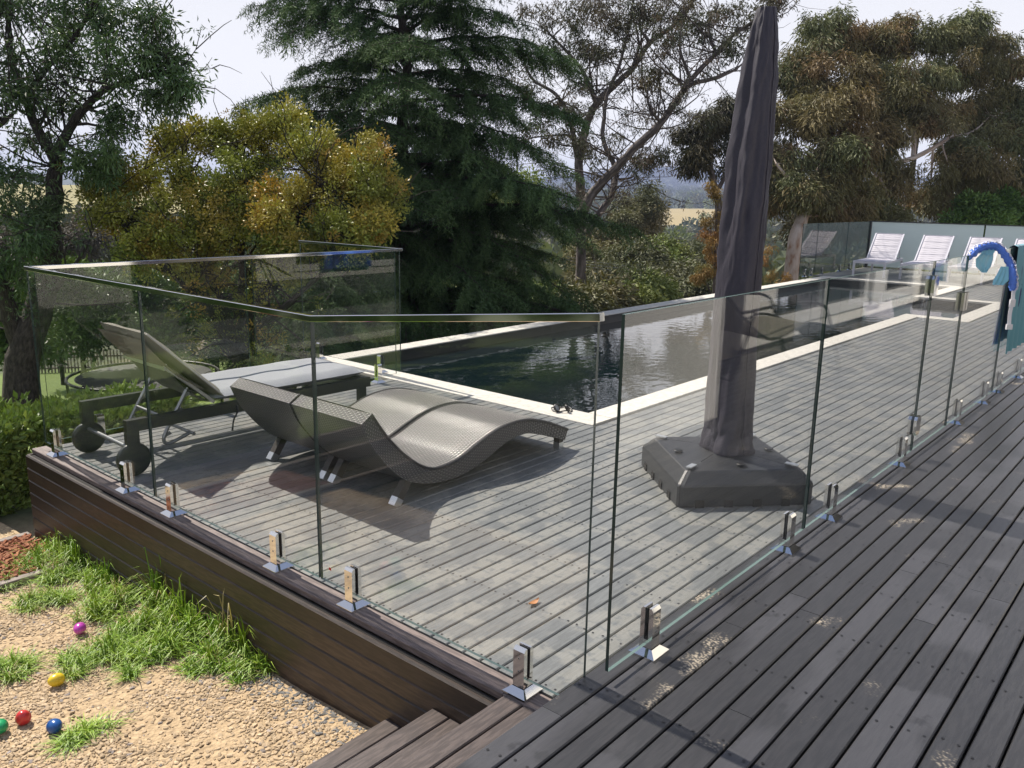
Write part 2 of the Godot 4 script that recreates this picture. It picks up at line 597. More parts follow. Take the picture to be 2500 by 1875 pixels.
func build_decks() -> void:
	var upper := thing("upper_deck", "dark oiled timber deck in the foreground with scuffed boards", "deck", Vector3.ZERO, 0, "", "structure")
	var ns := Shape.new()
	for i in 27:
		var z := -0.085 + PITCH * (i + 0.5)
		run_of_boards(-2.6 if i > 3 else -2.6, 22.2, z, 0.0, "deck", upper, 4.2)
		for j in 26:
			nails(ns, -2.2 + 0.45 * j + 0.02 * (i % 3), z, 0.0)
	var under := Shape.new()
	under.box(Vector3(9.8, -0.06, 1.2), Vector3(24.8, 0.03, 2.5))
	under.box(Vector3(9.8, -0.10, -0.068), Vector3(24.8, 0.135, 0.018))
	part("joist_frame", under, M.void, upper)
	part("nail_head", ns, M.black, upper).set_meta("kind", "stuff")

	var lower := thing("lower_deck", "sun-bleached grey timber deck round the pool, one step lower", "deck", Vector3.ZERO, 0, "", "structure")
	var ns2 := Shape.new()
	for i in 69:
		var z := -0.0585 - PITCH * (i + 0.5)
		var spans := []
		if z > -1.47:
			spans = [[1.034, 22.25]]
		elif z > -2.19:
			spans = [[1.034, 12.715], [16.07, 22.25]]
		elif z > -2.80:
			spans = [[1.034, 4.065], [16.07, 22.25]]
		elif z > -4.58:
			spans = [[1.034, 4.065], [18.69, 22.25]]
		else:
			spans = [[18.69, 22.25]]
		for sp in spans:
			run_of_boards(sp[0], sp[1], z, LOW, "low", lower, 5.4 if sp[1] - sp[0] > 4.0 else 9.0)
		if z > -4.58:
			nails(ns2, 1.07, z, LOW)
			for j in 16:
				if spans[0][0] < 2.0 and 1.5 + 0.45 * j < spans[0][1]:
					nails(ns2, 1.5 + 0.45 * j, z, LOW)
	part("cap_board", cap_board(), M.cap, lower)
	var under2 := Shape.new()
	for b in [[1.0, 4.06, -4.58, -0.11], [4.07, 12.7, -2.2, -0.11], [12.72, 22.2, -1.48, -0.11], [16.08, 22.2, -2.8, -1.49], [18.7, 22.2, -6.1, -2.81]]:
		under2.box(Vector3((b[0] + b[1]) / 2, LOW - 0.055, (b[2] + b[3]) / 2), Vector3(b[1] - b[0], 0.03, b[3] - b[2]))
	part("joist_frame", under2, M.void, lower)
	part("nail_head", ns2, M.black, lower).set_meta("kind", "stuff")

	# cladding on the side of the lower deck
	var side := thing("cladding_wall", "dark brown horizontal board cladding on the side of the lower deck", "cladding", Vector3.ZERO, 0, "", "structure")
	for k in 9:
		var top := LOW - 0.032 - 0.0873 * k
		var cuts := [-4.6, -2.1 - 0.9 * (k % 3) * 0.7, -0.105] if k % 2 else [-4.6, -0.105]
		for j in cuts.size() - 1:
			var s := Shape.new()
			s.extrude(PackedVector2Array([Vector2(-0.01, -0.0825), Vector2(0.01, -0.0825), Vector2(0.01, -0.007), Vector2(0.002, 0), Vector2(-0.01, 0)]), Vector3(0.895, top, cuts[j] + 0.0008), Vector3(0.895, top, cuts[j + 1] - 0.0008), Vector3.UP, Vector2(rng.randf() * 30.0, rng.randf() * 5.0))
			# the extrusion's right is -x here, so the bevelled lip faces the garden
			part("board", s, M["clad%d" % (rng.randi() % 4)], side)
	for k in 9:
		var s := Shape.new()
		s.box(Vector3(2.55, LOW - 0.032 - 0.0873 * k - 0.042, -4.6), Vector3(3.3, 0.083, 0.02))
		part("board", s, M["clad%d" % (k % 4)], side)
	var back := Shape.new()
	back.box(Vector3(0.92, LOW - 0.45, -2.35), Vector3(0.02, 0.83, 4.45))
	part("backing", back, M.void, side)

	# three steps down to the gravel
	for t in [[LOW, -0.375, 3, "topmost"], [-0.34, -0.69, 3, "middle"], [-0.505, -0.955, 3, "lowest"]]:
		var st := thing("deck_step", "%s of the three dark timber steps beside the cladding" % t[3], "step", Vector3.ZERO, 0, "timber steps down to the gravel", "structure")
		for k in t[2]:
			var z: float = t[1] + 0.0435 + 0.0925 * k
			plank(Vector3(-2.6, t[0], z), Vector3(0.882 if t[0] < LOW - 0.1 else 0.928, t[0], z), 0.086, M.tread, st, "tread")
		var rs := Shape.new()
		rs.box(Vector3(-0.86, t[0] - 0.095, t[1] + 0.025), Vector3(3.46, 0.14, 0.02))
		part("riser", rs, M.void, st)
		if t[0] > LOW - 0.01:
			var fill := Shape.new()
			fill.box(Vector3(0.905, LOW - 0.10, -0.25), Vector3(0.04, 0.14, 0.24))
			part("riser", fill, M.void, st)


func cap_board() -> Shape:
	var s := Shape.new()
	s.extrude(plank_profile(0.096, 0.03), Vector3(0.979, LOW, -0.384), Vector3(0.979, LOW, -4.61), Vector3.UP, Vector2(3, 1))
	s.extrude(plank_profile(0.096, 0.03), Vector3(0.979, LOW - 0.001, -0.098), Vector3(0.979, LOW - 0.001, -0.382), Vector3.UP, Vector2(9, 2))
	return s


# ---------------------------------------------------------------- glass fencing
func pane(fence: Node, a: Vector3, b: Vector3, top_a: float, top_b: float, m: Material, called := "glass_panel", edge: Material = null) -> MeshInstance3D:
	var along := Vector3(b.x - a.x, 0, b.z - a.z).normalized()
	var side := along.cross(Vector3.UP) * 0.006
	var ta := Vector3(a.x, top_a, a.z)
	var tb := Vector3(b.x, top_b, b.z)
	var s := Shape.new()
	s.quad(a + side, b + side, tb + side, ta + side)
	s.quad(b - side, a - side, ta - side, tb - side)
	var o := part(called, s, m, fence)
	var e := Shape.new()
	var h := Shape.new()
	h.quad(a - side, b - side, b + side, a + side)
	part("polished_edge", h, edge if edge else M.edge_light, o)
	h = Shape.new()
	h.quad(ta + side, tb + side, tb - side, ta - side)
	part("polished_edge", h, edge if edge else M.edge_light, o)
	e.quad(a - side, a + side, ta + side, ta - side)
	part("edge", e, edge if edge else M.glass_edge, o)
	e = Shape.new()
	e.quad(b + side, b - side, tb - side, tb + side)
	part("edge", e, edge if edge else M.glass_edge, o)
	return o


var spigot_mesh := {}


func spigot(fence: Node, at: Vector3, along_x: bool) -> void:
	if spigot_mesh.is_empty():
		var base := Shape.new()      # square plate with a hipped top
		base.box(Vector3(0, 0.004, 0), Vector3(0.104, 0.008, 0.104))
		var h := 0.052
		var t := 0.027
		var lo := [Vector3(-h, 0.0082, h), Vector3(h, 0.0082, h), Vector3(h, 0.0082, -h), Vector3(-h, 0.0082, -h)]
		var hi := [Vector3(-t, 0.027, t), Vector3(t, 0.027, t), Vector3(t, 0.027, -t), Vector3(-t, 0.027, -t)]
		for k in 4:
			base.quad(lo[k], lo[(k + 1) % 4], hi[(k + 1) % 4], hi[k])
		spigot_mesh.base = base.mesh()
		var jaw := Shape.new()       # runs along x, holds the glass between its two jaws
		jaw.box(Vector3(0, 0.042, 0), Vector3(0.05, 0.034, 0.05))
		for s in [1.0, -1.0]:
			var prof := PackedVector2Array([Vector2(-0.0085, 0), Vector2(0.0085, 0), Vector2(0.0085, 0.108), Vector2(0.0005, 0.119), Vector2(-0.0085, 0.119)])
			if s < 0:
				prof = PackedVector2Array([Vector2(-0.0085, 0), Vector2(0.0085, 0), Vector2(0.0085, 0.119), Vector2(-0.0005, 0.119), Vector2(-0.0085, 0.108)])
			jaw.extrude(prof, Vector3(-0.025, 0.0591, 0.0165 * s), Vector3(0.025, 0.0591, 0.0165 * s), Vector3.UP)
		spigot_mesh.jaw = jaw.mesh()
		var g := Shape.new()
		for s in [1.0, -1.0]:
			g.box(Vector3(0, 0.117, 0.0071 * s), Vector3(0.044, 0.112, 0.0015))
		g.box(Vector3(0, 0.0605, 0), Vector3(0.044, 0.002, 0.0125))
		spigot_mesh.gasket = g.mesh()
		var b := Shape.new()
		b.tube([Vector3.ZERO, Vector3(0, 0, 0.0014)], [0.0045, 0.0035], 8, true)
		spigot_mesh.bolt = b.mesh()
	var o := MeshInstance3D.new()
	o.name = "spigot"
	o.mesh = spigot_mesh.jaw
	o.material_override = M.chrome
	o.position = at
	o.rotation.y = 0.0 if along_x else PI / 2
	fence.add_child(o, true)
	for k in ["base", "gasket"]:
		var p := MeshInstance3D.new()
		p.name = {"base": "base_plate", "gasket": "gasket"}[k]
		p.mesh = spigot_mesh[k]
		p.material_override = M.gasket if k == "gasket" else M.chrome
		o.add_child(p, true)
	for y in [0.09, 0.14]:
		for s in [1.0, -1.0]:
			var p := MeshInstance3D.new()
			p.name = "bolt"
			p.mesh = spigot_mesh.bolt
			p.material_override = M.steel
			p.position = Vector3(0, y, 0.0249 * s)
			p.rotation.y = 0.0 if s > 0 else PI
			o.add_child(p, true)


func rail(fence: Node, pts: Array) -> void:
	for i in pts.size() - 1:
		var s := Shape.new()
		s.extrude(PackedVector2Array([Vector2(-0.0115, -0.020), Vector2(0.0115, -0.020), Vector2(0.0125, -0.0185), Vector2(0.0125, 0.0035), Vector2(0.0105, 0.006), Vector2(-0.0105, 0.006), Vector2(-0.0125, 0.0035), Vector2(-0.0125, -0.0185)]), pts[i], pts[i + 1], Vector3.UP)
		part("top_rail", s, M.chrome, fence)


func build_fences() -> void:
	# along the cladding: two level panels, then one raked up to meet the upper deck's fence
	var t := LOW + 1.22
	var side := thing("glass_fence", "frameless glass fence with chrome top rail along the cladding wall", "glass fence")
	pane(side, Vector3(0.99, LOW + 0.055, -4.515), Vector3(0.99, LOW + 0.055, -3.017), t, t, M.pane)
	pane(side, Vector3(0.99, LOW + 0.055, -3.003), Vector3(0.99, LOW + 0.055, -1.514), t, t, M.pane)
	pane(side, Vector3(0.99, LOW + 0.055, -1.500), Vector3(0.99, LOW + 0.055, -0.076), t, 1.212, M.pane)
	var dec := Shape.new()
	dec.box(Vector3(0.9835, -0.045, -1.432), Vector3(0.0008, 0.012, 0.016))
	part("safety_sticker", dec, mat(lin(0.55, 0.05, 0.04), 0.5), side)
	for z in [-4.338, -3.349, -2.815, -1.837, -1.284, -0.340]:
		spigot(side, Vector3(0.99, LOW, z), false)
	rail(side, [Vector3(0.99, t + 0.002, -4.53), Vector3(0.99, t + 0.002, -1.507), Vector3(0.99, 1.214, -0.066)])
	var pool_side := thing("glass_fence", "frameless glass fence with wide chrome rail behind the grey cushioned lounger", "glass fence")
	pane(pool_side, Vector3(1.03, LOW + 0.055, -4.515), Vector3(2.56, LOW + 0.055, -4.515), t, t, M.pane)
	pane(pool_side, Vector3(2.62, LOW + 0.055, -4.515), Vector3(4.11, LOW + 0.055, -4.515), t, t, M.pane)
	for x in [1.35, 2.319, 3.0, 3.89]:
		spigot(pool_side, Vector3(x, LOW, -4.515), true)
	rail(pool_side, [Vector3(1.005, t + 0.002, -4.515), Vector3(4.20, t + 0.002, -4.515)])
	var end := thing("glass_fence", "short glass panel standing on the pool coping at the far left end", "glass fence")
	pane(end, Vector3(4.19, LOW + 0.055, -4.54), Vector3(4.19, LOW + 0.055, -6.08), t, t, M.pane)
	for z in [-4.83, -5.8]:
		spigot(end, Vector3(4.19, LOW + 0.004, z), false)
	rail(end, [Vector3(4.19, t + 0.002, -4.53), Vector3(4.19, t + 0.002, -6.09)])
	# along the edge of the upper deck, no rail
	var y0 := 0.045
	var front := thing("glass_fence", "railless glass panels on the upper deck's edge left of the gate, before the parasol", "glass fence")
	pane(front, Vector3(1.006, y0, 0), Vector3(2.640, y0, 0), 1.22, 1.22, M.pane)
	pane(front, Vector3(2.655, y0, 0), Vector3(4.357, y0, 0), 1.22, 1.22, M.pane)
	for x in [1.270, 2.452, 2.982, 4.15]:
		spigot(front, Vector3(x, 0, 0), true)
	var gate := thing("glass_gate", "frameless glass gate with black and chrome hinges in the upper deck fence", "gate")
	pane(gate, Vector3(4.372, y0, 0), Vector3(5.165, y0, 0), 1.22, 1.22, M.pane)
	for y in [1.075, 0.21]:
		var h := Shape.new()
		for s in [1.0, -1.0]:
			h.extrude(PackedVector2Array([Vector2(-0.045, -0.04), Vector2(-0.03, -0.06), Vector2(0.03, -0.06), Vector2(0.045, -0.04), Vector2(0.045, 0.04), Vector2(0.03, 0.06), Vector2(-0.03, 0.06), Vector2(-0.045, 0.04)]), Vector3(4.362, y, 0.0075 * s), Vector3(4.362, y, 0.026 * s), Vector3.UP)
		part("hinge", h, M.chrome, gate)
	var l := Shape.new()
	for s in [1.0, -1.0]:
		l.box(Vector3(5.135, 0.915, 0.016 * s), Vector3(0.05, 0.12, 0.018))
		l.box(Vector3(5.20, 0.915, 0.016 * s), Vector3(0.05, 0.12, 0.018))
	part("latch", l, M.chrome, gate)
	var right := thing("glass_fence", "frameless glass panels right of the gate, hung with swimwear and a towel", "glass fence")
	pane(right, Vector3(5.18, y0, 0), Vector3(6.61, y0, 0), 1.22, 1.22, M.pane)
	pane(right, Vector3(6.625, y0, 0), Vector3(8.2, y0, 0), 1.22, 1.22, M.pane)
	pane(right, Vector3(8.215, y0, 0), Vector3(9.8, y0, 0), 1.22, 1.22, M.pane)
	for x in [5.47, 6.309, 6.837, 7.656, 8.5, 9.5]:
		spigot(right, Vector3(x, 0, 0), true)
	# tinted fence beside the far end of the pool and the frosted screen across the end
	var far := thing("tinted_fence", "dark tinted glass fence at the far left end of the pool terrace", "glass fence")
	for e in [[17.72, 18.62], [18.64, 20.62], [20.64, 22.24]]:
		pane(far, Vector3(e[0], LOW + 0.05, -6.12), Vector3(e[1], LOW + 0.05, -6.12), 1.045, 1.045, M.tinted)
	for x in [18.05, 18.45, 19.11, 20.3, 20.99]:
		spigot(far, Vector3(x, LOW, -6.12), true)
	var fr := Shape.new()
	fr.box(Vector3(22.285, 0.44, -6.12), Vector3(0.06, 1.22, 0.06))
	part("post", fr, M.fence_frame, far)
	var screen := thing("frosted_screen", "pale blue frosted glass screen behind the white loungers", "screen")
	for e in [[-6.08, -3.42], [-3.38, -0.62], [-0.58, 2.2]]:
		pane(screen, Vector3(22.3, LOW + 0.04, e[0]), Vector3(22.3, LOW + 0.04, e[1]), 1.04, 1.04, M.frosted, "glass_panel", M.frosted)
	var rl := Shape.new()
	rl.box(Vector3(22.3, 1.052, -1.95), Vector3(0.05, 0.022, 8.35))
	part("top_rail", rl, M.fence_frame, screen)


# ---------------------------------------------------------------- pool
func build_pool() -> void:
	var pool := thing("swimming_pool", "long dark-tiled lap pool with cream stone coping", "pool", Vector3.ZERO, 0, "", "structure")
	var runs := [[4.08, 4.36, -5.9, -2.22, false], [4.36, 12.73, -2.46, -2.22, true], [12.73, 13.0, -2.46, -1.5, false], [13.0, 16.05, -1.78, -1.5, true], [15.77, 16.05, -3.1, -1.78, false], [16.05, 18.66, -3.1, -2.83, true], [18.4, 18.66, -5.9, -3.1, false], [4.36, 18.4, -5.9, -5.64, true, 0.012]]
	for r in runs:
		var along: bool = r[4]
		var len: float = r[1] - r[0] if along else r[3] - r[2]
		var count := maxi(1, int(round(len / 1.2)))
		for k in count:
			var s := Shape.new()
			var x0: float = lerpf(r[0], r[1], float(k) / count) if along else r[0]
			var x1: float = lerpf(r[0], r[1], float(k + 1) / count) if along else r[1]
			var z0: float = r[2] if along else lerpf(r[2], r[3], float(k) / count)
			var z1: float = r[3] if along else lerpf(r[2], r[3], float(k + 1) / count)
			var g := 0.0012
			var c := Vector3((x0 + x1) / 2, LOW + 0.003, (z0 + z1) / 2)
			if along:
				s.extrude(plank_profile(z1 - z0 - g, r[5] if r.size() > 5 else 0.035), Vector3(x0 + g, c.y, c.z), Vector3(x1 - g, c.y, c.z), Vector3.UP)
			else:
				s.extrude(plank_profile(x1 - x0 - g, 0.035), Vector3(c.x, c.y, z0 + g), Vector3(c.x, c.y, z1 - g), Vector3.UP)
			part("coping_stone", s, M.coping, pool)
	var w := Shape.new()
	var y0 := LOW - 0.034
	var wall := func(ax: float, az: float, bx: float, bz: float) -> void:
		w.quad(Vector3(ax, y0 - 1.3, az), Vector3(bx, y0 - 1.3, bz), Vector3(bx, y0, bz), Vector3(ax, y0, az))
	var pts := [[4.37, -5.63], [18.39, -5.63], [18.39, -3.11], [15.76, -3.11], [15.76, -1.79], [13.01, -1.79], [13.01, -2.47], [4.37, -2.47]]
	for k in pts.size():
		var a: Array = pts[k]
		var b: Array = pts[(k + 1) % pts.size()]
		wall.call(a[0], a[1], b[0], b[1])
	w.quad(Vector3(4.3, y0 - 1.3, -1.7), Vector3(18.5, y0 - 1.3, -1.7), Vector3(18.5, y0 - 1.3, -5.7), Vector3(4.3, y0 - 1.3, -5.7))
	w.box(Vector3(11.38, LOW - 0.38, -5.769), Vector3(14.02, 0.74, 0.255))
	part("tiled_wall", w, M.pool_tile, pool)
	var o := Shape.new()
	o.box(Vector3(11.37, LOW - 0.55, -5.89), Vector3(14.55, 1.02, 0.02))
	o.box(Vector3(4.09, LOW - 0.55, -5.2), Vector3(0.02, 1.02, 1.3))
	part("outer_wall", o, M.pool_tile, pool)
	var s := Shape.new()
	var y := LOW - 0.125
	for q in [[4.37, 13.01, -5.63, -2.47], [13.01, 15.76, -5.63, -1.79], [15.76, 18.39, -5.63, -3.11]]:
		s.quad(Vector3(q[0], y, q[3]), Vector3(q[1], y, q[3]), Vector3(q[1], y, q[2]), Vector3(q[0], y, q[2]))
	single("water", s, M.water, "dark rippled pool water reflecting trees and sky", "water", "", "structure")


# ---------------------------------------------------------------- furniture
func curve(pts: Array, n: int) -> Array:
	var c := Curve3D.new()
	var m := pts.size()
	for i in m:
		var t: Vector3 = (pts[mini(i + 1, m - 1)] - pts[maxi(i - 1, 0)]) / 6.0
		c.add_point(pts[i], -t, t)
	var out := []
	for i in n + 1:
		out.append(c.samplef(float(i) / n * (m - 1)))
	return out


const WICKER_TOP := [[1.712, 0.576], [1.787, 0.468], [1.845, 0.398], [1.939, 0.302], [2.065, 0.207], [2.199, 0.158], [2.385, 0.171], [2.548, 0.228], [2.684, 0.271], [2.825, 0.297], [3.011, 0.294], [3.229, 0.236], [3.474, 0.134]]
const WICKER_UNDER := [[1.642, 0.533], [1.690, 0.425], [1.745, 0.345], [1.835, 0.240], [1.965, 0.135], [2.170, 0.070], [2.390, 0.062], [2.575, 0.098], [2.720, 0.150], [2.850, 0.190], [3.005, 0.200], [3.205, 0.145], [3.440, 0.060]]


func wicker_lounger() -> Node3D:
	var o := thing("wicker_lounger", "grey wicker wave lounger nearer the upper deck, its foot towards the pool corner", "sun lounger", Vector3(0, LOW, -2.005), 0, "wicker loungers on the lower deck")
	var w := 0.625
	var tp := []
	var up := []
	for k in WICKER_TOP:
		tp.append(Vector3(k[0], k[1], 0))
	for k in WICKER_UNDER:
		up.append(Vector3(k[0], k[1], 0))
	var n := 56
	var a := curve(tp, n)
	var b := curve(up, n)
	var ra := 0.0
	var pos_top := []
	var pos_under := []
	var sa := Shape.new()
	for side in 2:
		var src := a if side == 0 else b
		var grid_p := []
		for i in n + 1:
			for j in 9:
				var f := j / 8.0
				var crown := 0.006 * (1.0 - pow(2.0 * f - 1.0, 6.0)) * (1.0 if side == 0 else -0.3)
				var q: Vector3 = src[i]
				grid_p.append(q + Vector3(0, crown, -w * f))
		var length := 0.0
		for i in n:
			length += src[i].distance_to(src[i + 1])
		sa.grid(grid_p, 9, n + 1, Vector2(w / 8.0, length / n), side == 1)
	# the woven edges and the blunt ends
	for i in n:
		var l0 := i * 2.35 / n
		var l1 := (i + 1) * 2.35 / n
		var t0: Vector3 = a[i]
		var t1: Vector3 = a[i + 1]
		var u0: Vector3 = b[i]
		var u1: Vector3 = b[i + 1]
		var h0 := t0.distance_to(u0)
		var h1 := t1.distance_to(u1)
		sa.quad(u0, u1, t1, t0, Vector2(l0, 0), Vector2(l1, 0), Vector2(l1, h1), Vector2(l0, h0))
		var z := Vector3(0, 0, -w)
		sa.quad(t0 + z, t1 + z, u1 + z, u0 + z, Vector2(l0, h0), Vector2(l1, h1), Vector2(l1, 0), Vector2(l0, 0))
	for e in [0, n]:
		var t0: Vector3 = a[e]
		var u0: Vector3 = b[e]
		var z := Vector3(0, 0, -w)
		if e == 0:
			sa.quad(u0, t0, t0 + z, u0 + z, Vector2(0, 0), Vector2(0, 0.08), Vector2(w, 0.08), Vector2(w, 0))
		else:
			sa.quad(t0, u0, u0 + z, t0 + z, Vector2(0, 0.08), Vector2(0, 0), Vector2(w, 0), Vector2(w, 0.08))
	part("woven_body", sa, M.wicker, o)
	# rounded woven border along both long edges
	var hem := Shape.new()
	for z in [-0.004, -w + 0.004]:
		var pts := []
		var rad := []
		for i in n + 1:
			pts.append(a[i] + Vector3(0, -0.002, z))
			rad.append(0.0095)
		hem.tube(pts, rad, 8, true)
	part("border", hem, M.wicker, o)
	for z in [-0.035, -w + 0.035]:
		for e in [[Vector3(1.985, 0.135, z), Vector3(1.888, 0.0, z)], [Vector3(3.412, 0.09, z), Vector3(3.415, 0.0, z)]]:
			var d: Vector3 = e[1] - e[0]
			var mid: Vector3 = e[0] + d * (1.0 - 0.05 / d.length())
			var s := Shape.new()
			var sq := PackedVector2Array([Vector2(-0.024, -0.024), Vector2(0.024, -0.024), Vector2(0.024, 0.024), Vector2(-0.024, 0.024)])
			s.extrude(sq, e[0], mid, Vector3(1, 0.2, 0))
			var leg := part("leg", s, M.leg_weave, o)
			var c := Shape.new()
			var sq2 := PackedVector2Array([Vector2(-0.0255, -0.0255), Vector2(0.0255, -0.0255), Vector2(0.0255, 0.0255), Vector2(-0.0255, 0.0255)])
			c.extrude(sq2, mid, e[1], Vector3(1, 0.2, 0))
			part("foot_cap", c, M.silver, leg)
	return o


func bar(s: Shape, a: Vector3, b: Vector3, w: float, h: float, up := Vector3.UP) -> void:
	s.extrude(PackedVector2Array([Vector2(-w / 2, -h / 2), Vector2(w / 2, -h / 2), Vector2(w / 2, h / 2), Vector2(-w / 2, h / 2)]), a, b, up)


# a soft slab: outline a rounded rectangle, swelling to the middle
func cushion(s: Shape, from: Vector3, to: Vector3, w: float, thick: float, up: Vector3, sag := 0.0) -> void:
	var along := (to - from)
	var side := along.normalized().cross(up).normalized()
	var nn := side.cross(along.normalized())
	for face in [1.0, -1.0]:
		var p := []
		var nu := 22
		var nv := 12
		for j in nu + 1:
			for i in nv + 1:
				var u := float(j) / nu
				var v := float(i) / nv
				var eu := pow(1.0 - pow(absf(2.0 * u - 1.0), 14.0), 0.5)
				var ev := pow(1.0 - pow(absf(2.0 * v - 1.0), 9.0), 0.5)
				var bump := 0.004 * sin(u * 19.0 + v * 4.0) * sin(v * 9.0)
				p.append(from + along * u + side * (v - 0.5) * w + nn * (face * (thick / 2 * eu * ev + bump * eu * ev) - sag * sin(PI * u)))
		s.grid(p, nv + 1, nu + 1, Vector2(w / nv, along.length() / nu), face > 0)


func cushion_lounger() -> void:
	var o := thing("cushioned_lounger", "dark metal wheeled lounger with grey cushion and raised backrest", "sun lounger", Vector3(1.15, LOW, -3.92), deg_to_rad(-1.5))
	var f := Shape.new()
	for z in [-0.335, 0.335]:
		bar(f, Vector3(-0.03, 0.318, z), Vector3(1.78, 0.318, z), 0.045, 0.075)
		bar(f, Vector3(0.005, 0.281, z), Vector3(0.005, 0.195, z), 0.045, 0.075, Vector3.RIGHT)
	bar(f, Vector3(1.80, 0.318, -0.358), Vector3(1.80, 0.318, 0.358), 0.045, 0.074)
	part("frame", f, M.graphite, o)
	for z in [-0.335, 0.335]:
		var l := Shape.new()
		bar(l, Vector3(1.752, 0.2805, z), Vector3(1.752, 0.0, z), 0.045, 0.06, Vector3.RIGHT)
		part("leg", l, M.graphite, o)
		var w := Shape.new()
		var b := Basis(Vector3.RIGHT, PI / 2)
		w.lathe([Vector2(0, -0.02), Vector2(0.085, -0.02), Vector2(0.1, -0.016), Vector2(0.105, -0.01), Vector2(0.105, 0.01), Vector2(0.1, 0.016), Vector2(0.085, 0.02), Vector2(0.0, 0.02)], Vector3(0.005, 0.105, z), 28, b)
		part("wheel", w, M.graphite, o)
	var ax := Shape.new()
	ax.tube([Vector3(0.005, 0.165, -0.32), Vector3(0.005, 0.165, 0.32)], [0.014, 0.014], 10, true)
	ax.tube([Vector3(0.42, 0.175, -0.30), Vector3(0.42, 0.175, 0.30)], [0.011, 0.011], 10, true)
	ax.tube([Vector3(0.30, 0.28, -0.26), Vector3(0.30, 0.28, 0.26)], [0.011, 0.011], 10, true)
	part("cross_tube", ax, M.steel, o)
	# ratchet arms under the backrest, with hooked teeth
	for z in [-0.25, 0.25]:
		var arm := Shape.new()
		var line := curve([Vector3(0.42, 0.475, z), Vector3(0.35, 0.36, z), Vector3(0.28, 0.25, z), Vector3(0.24, 0.17, z), Vector3(0.27, 0.13, z), Vector3(0.42, 0.175, z)], 20)
		var rr := []
		for k in line.size():
			rr.append(0.012)
		arm.tube(line, rr, 8, true)
		for k in [2, 5, 8, 11]:
			var p: Vector3 = line[k]
			arm.extrude(PackedVector2Array([Vector2(0, -0.012), Vector2(0.05, 0.006), Vector2(0.036, 0.026), Vector2(0.028, 0.014), Vector2(0, 0.014)]), p + Vector3(0, 0, 0.005), p - Vector3(0, 0, 0.005), Vector3.UP)
		part("support_arm", arm, M.steel, o)
	var hinge := Vector3(0.58, 0.37, 0)
	var tip := Vector3(0.18, 0.755, 0)
	var br := Shape.new()
	for z in [-0.27, 0.27]:
		bar(br, hinge + Vector3(0, -0.01, z), hinge.lerp(tip, 0.78) + Vector3(0, -0.035, z), 0.04, 0.02, Vector3(0.5, 0.8, 0))
	bar(br, hinge.lerp(tip, 0.78) + Vector3(0, -0.035, -0.29), hinge.lerp(tip, 0.78) + Vector3(0, -0.035, 0.29), 0.02, 0.04)
	part("backrest_frame", br, M.silver, o)
	var sl := Shape.new()
	var dir := (tip - hinge).normalized()
	var nrm := dir.cross(Vector3(0, 0, 1)).normalized()
	if nrm.y < 0:
		nrm = -nrm
	cushion(sl, hinge - nrm * 0.02, hinge.lerp(tip, 0.74) - nrm * 0.02, 0.54, 0.012, nrm, 0.03)
	part("sling", sl, M.dark_sling, o)
	var c := Shape.new()
	cushion(c, Vector3(0.56, 0.395, 0), Vector3(1.80, 0.395, 0), 0.66, 0.075, Vector3.UP)
	var seat := part("seat_cushion", c, M.cushion, o)
	var c2 := Shape.new()
	cushion(c2, hinge + nrm * 0.055 - dir * 0.02, tip + nrm * 0.05 + dir * 0.11, 0.66, 0.062, nrm)
	var back := part("back_cushion", c2, M.cushion_back, o)
	var c3 := Shape.new()
	cushion(c3, hinge + nrm * 0.016 + dir * 0.10, tip + nrm * 0.010 + dir * 0.10, 0.645, 0.03, nrm, 0.03)
	part("cushion_underside", c3, M.cushion_back, back)
	var pp := Shape.new()
	for z in [-0.328, 0.328]:
		var line := [hinge + nrm * 0.055 + Vector3(0, 0, z), tip + nrm * 0.055 + dir * 0.10 + Vector3(0, 0, z)]
		pp.tube(line, [0.006, 0.006], 6, true)
	part("piping", pp, M.piping, back)
	var tie := Shape.new()
	tie.tube(curve([Vector3(0.69, 0.36, 0.33), Vector3(0.70, 0.30, 0.37), Vector3(0.66, 0.24, 0.38), Vector3(0.64, 0.17, 0.39)], 8), [0.006, 0.006, 0.006, 0.006, 0.006, 0.006, 0.006, 0.006, 0.008], 6, true)
	part("tie_cord", tie, M.black, seat)


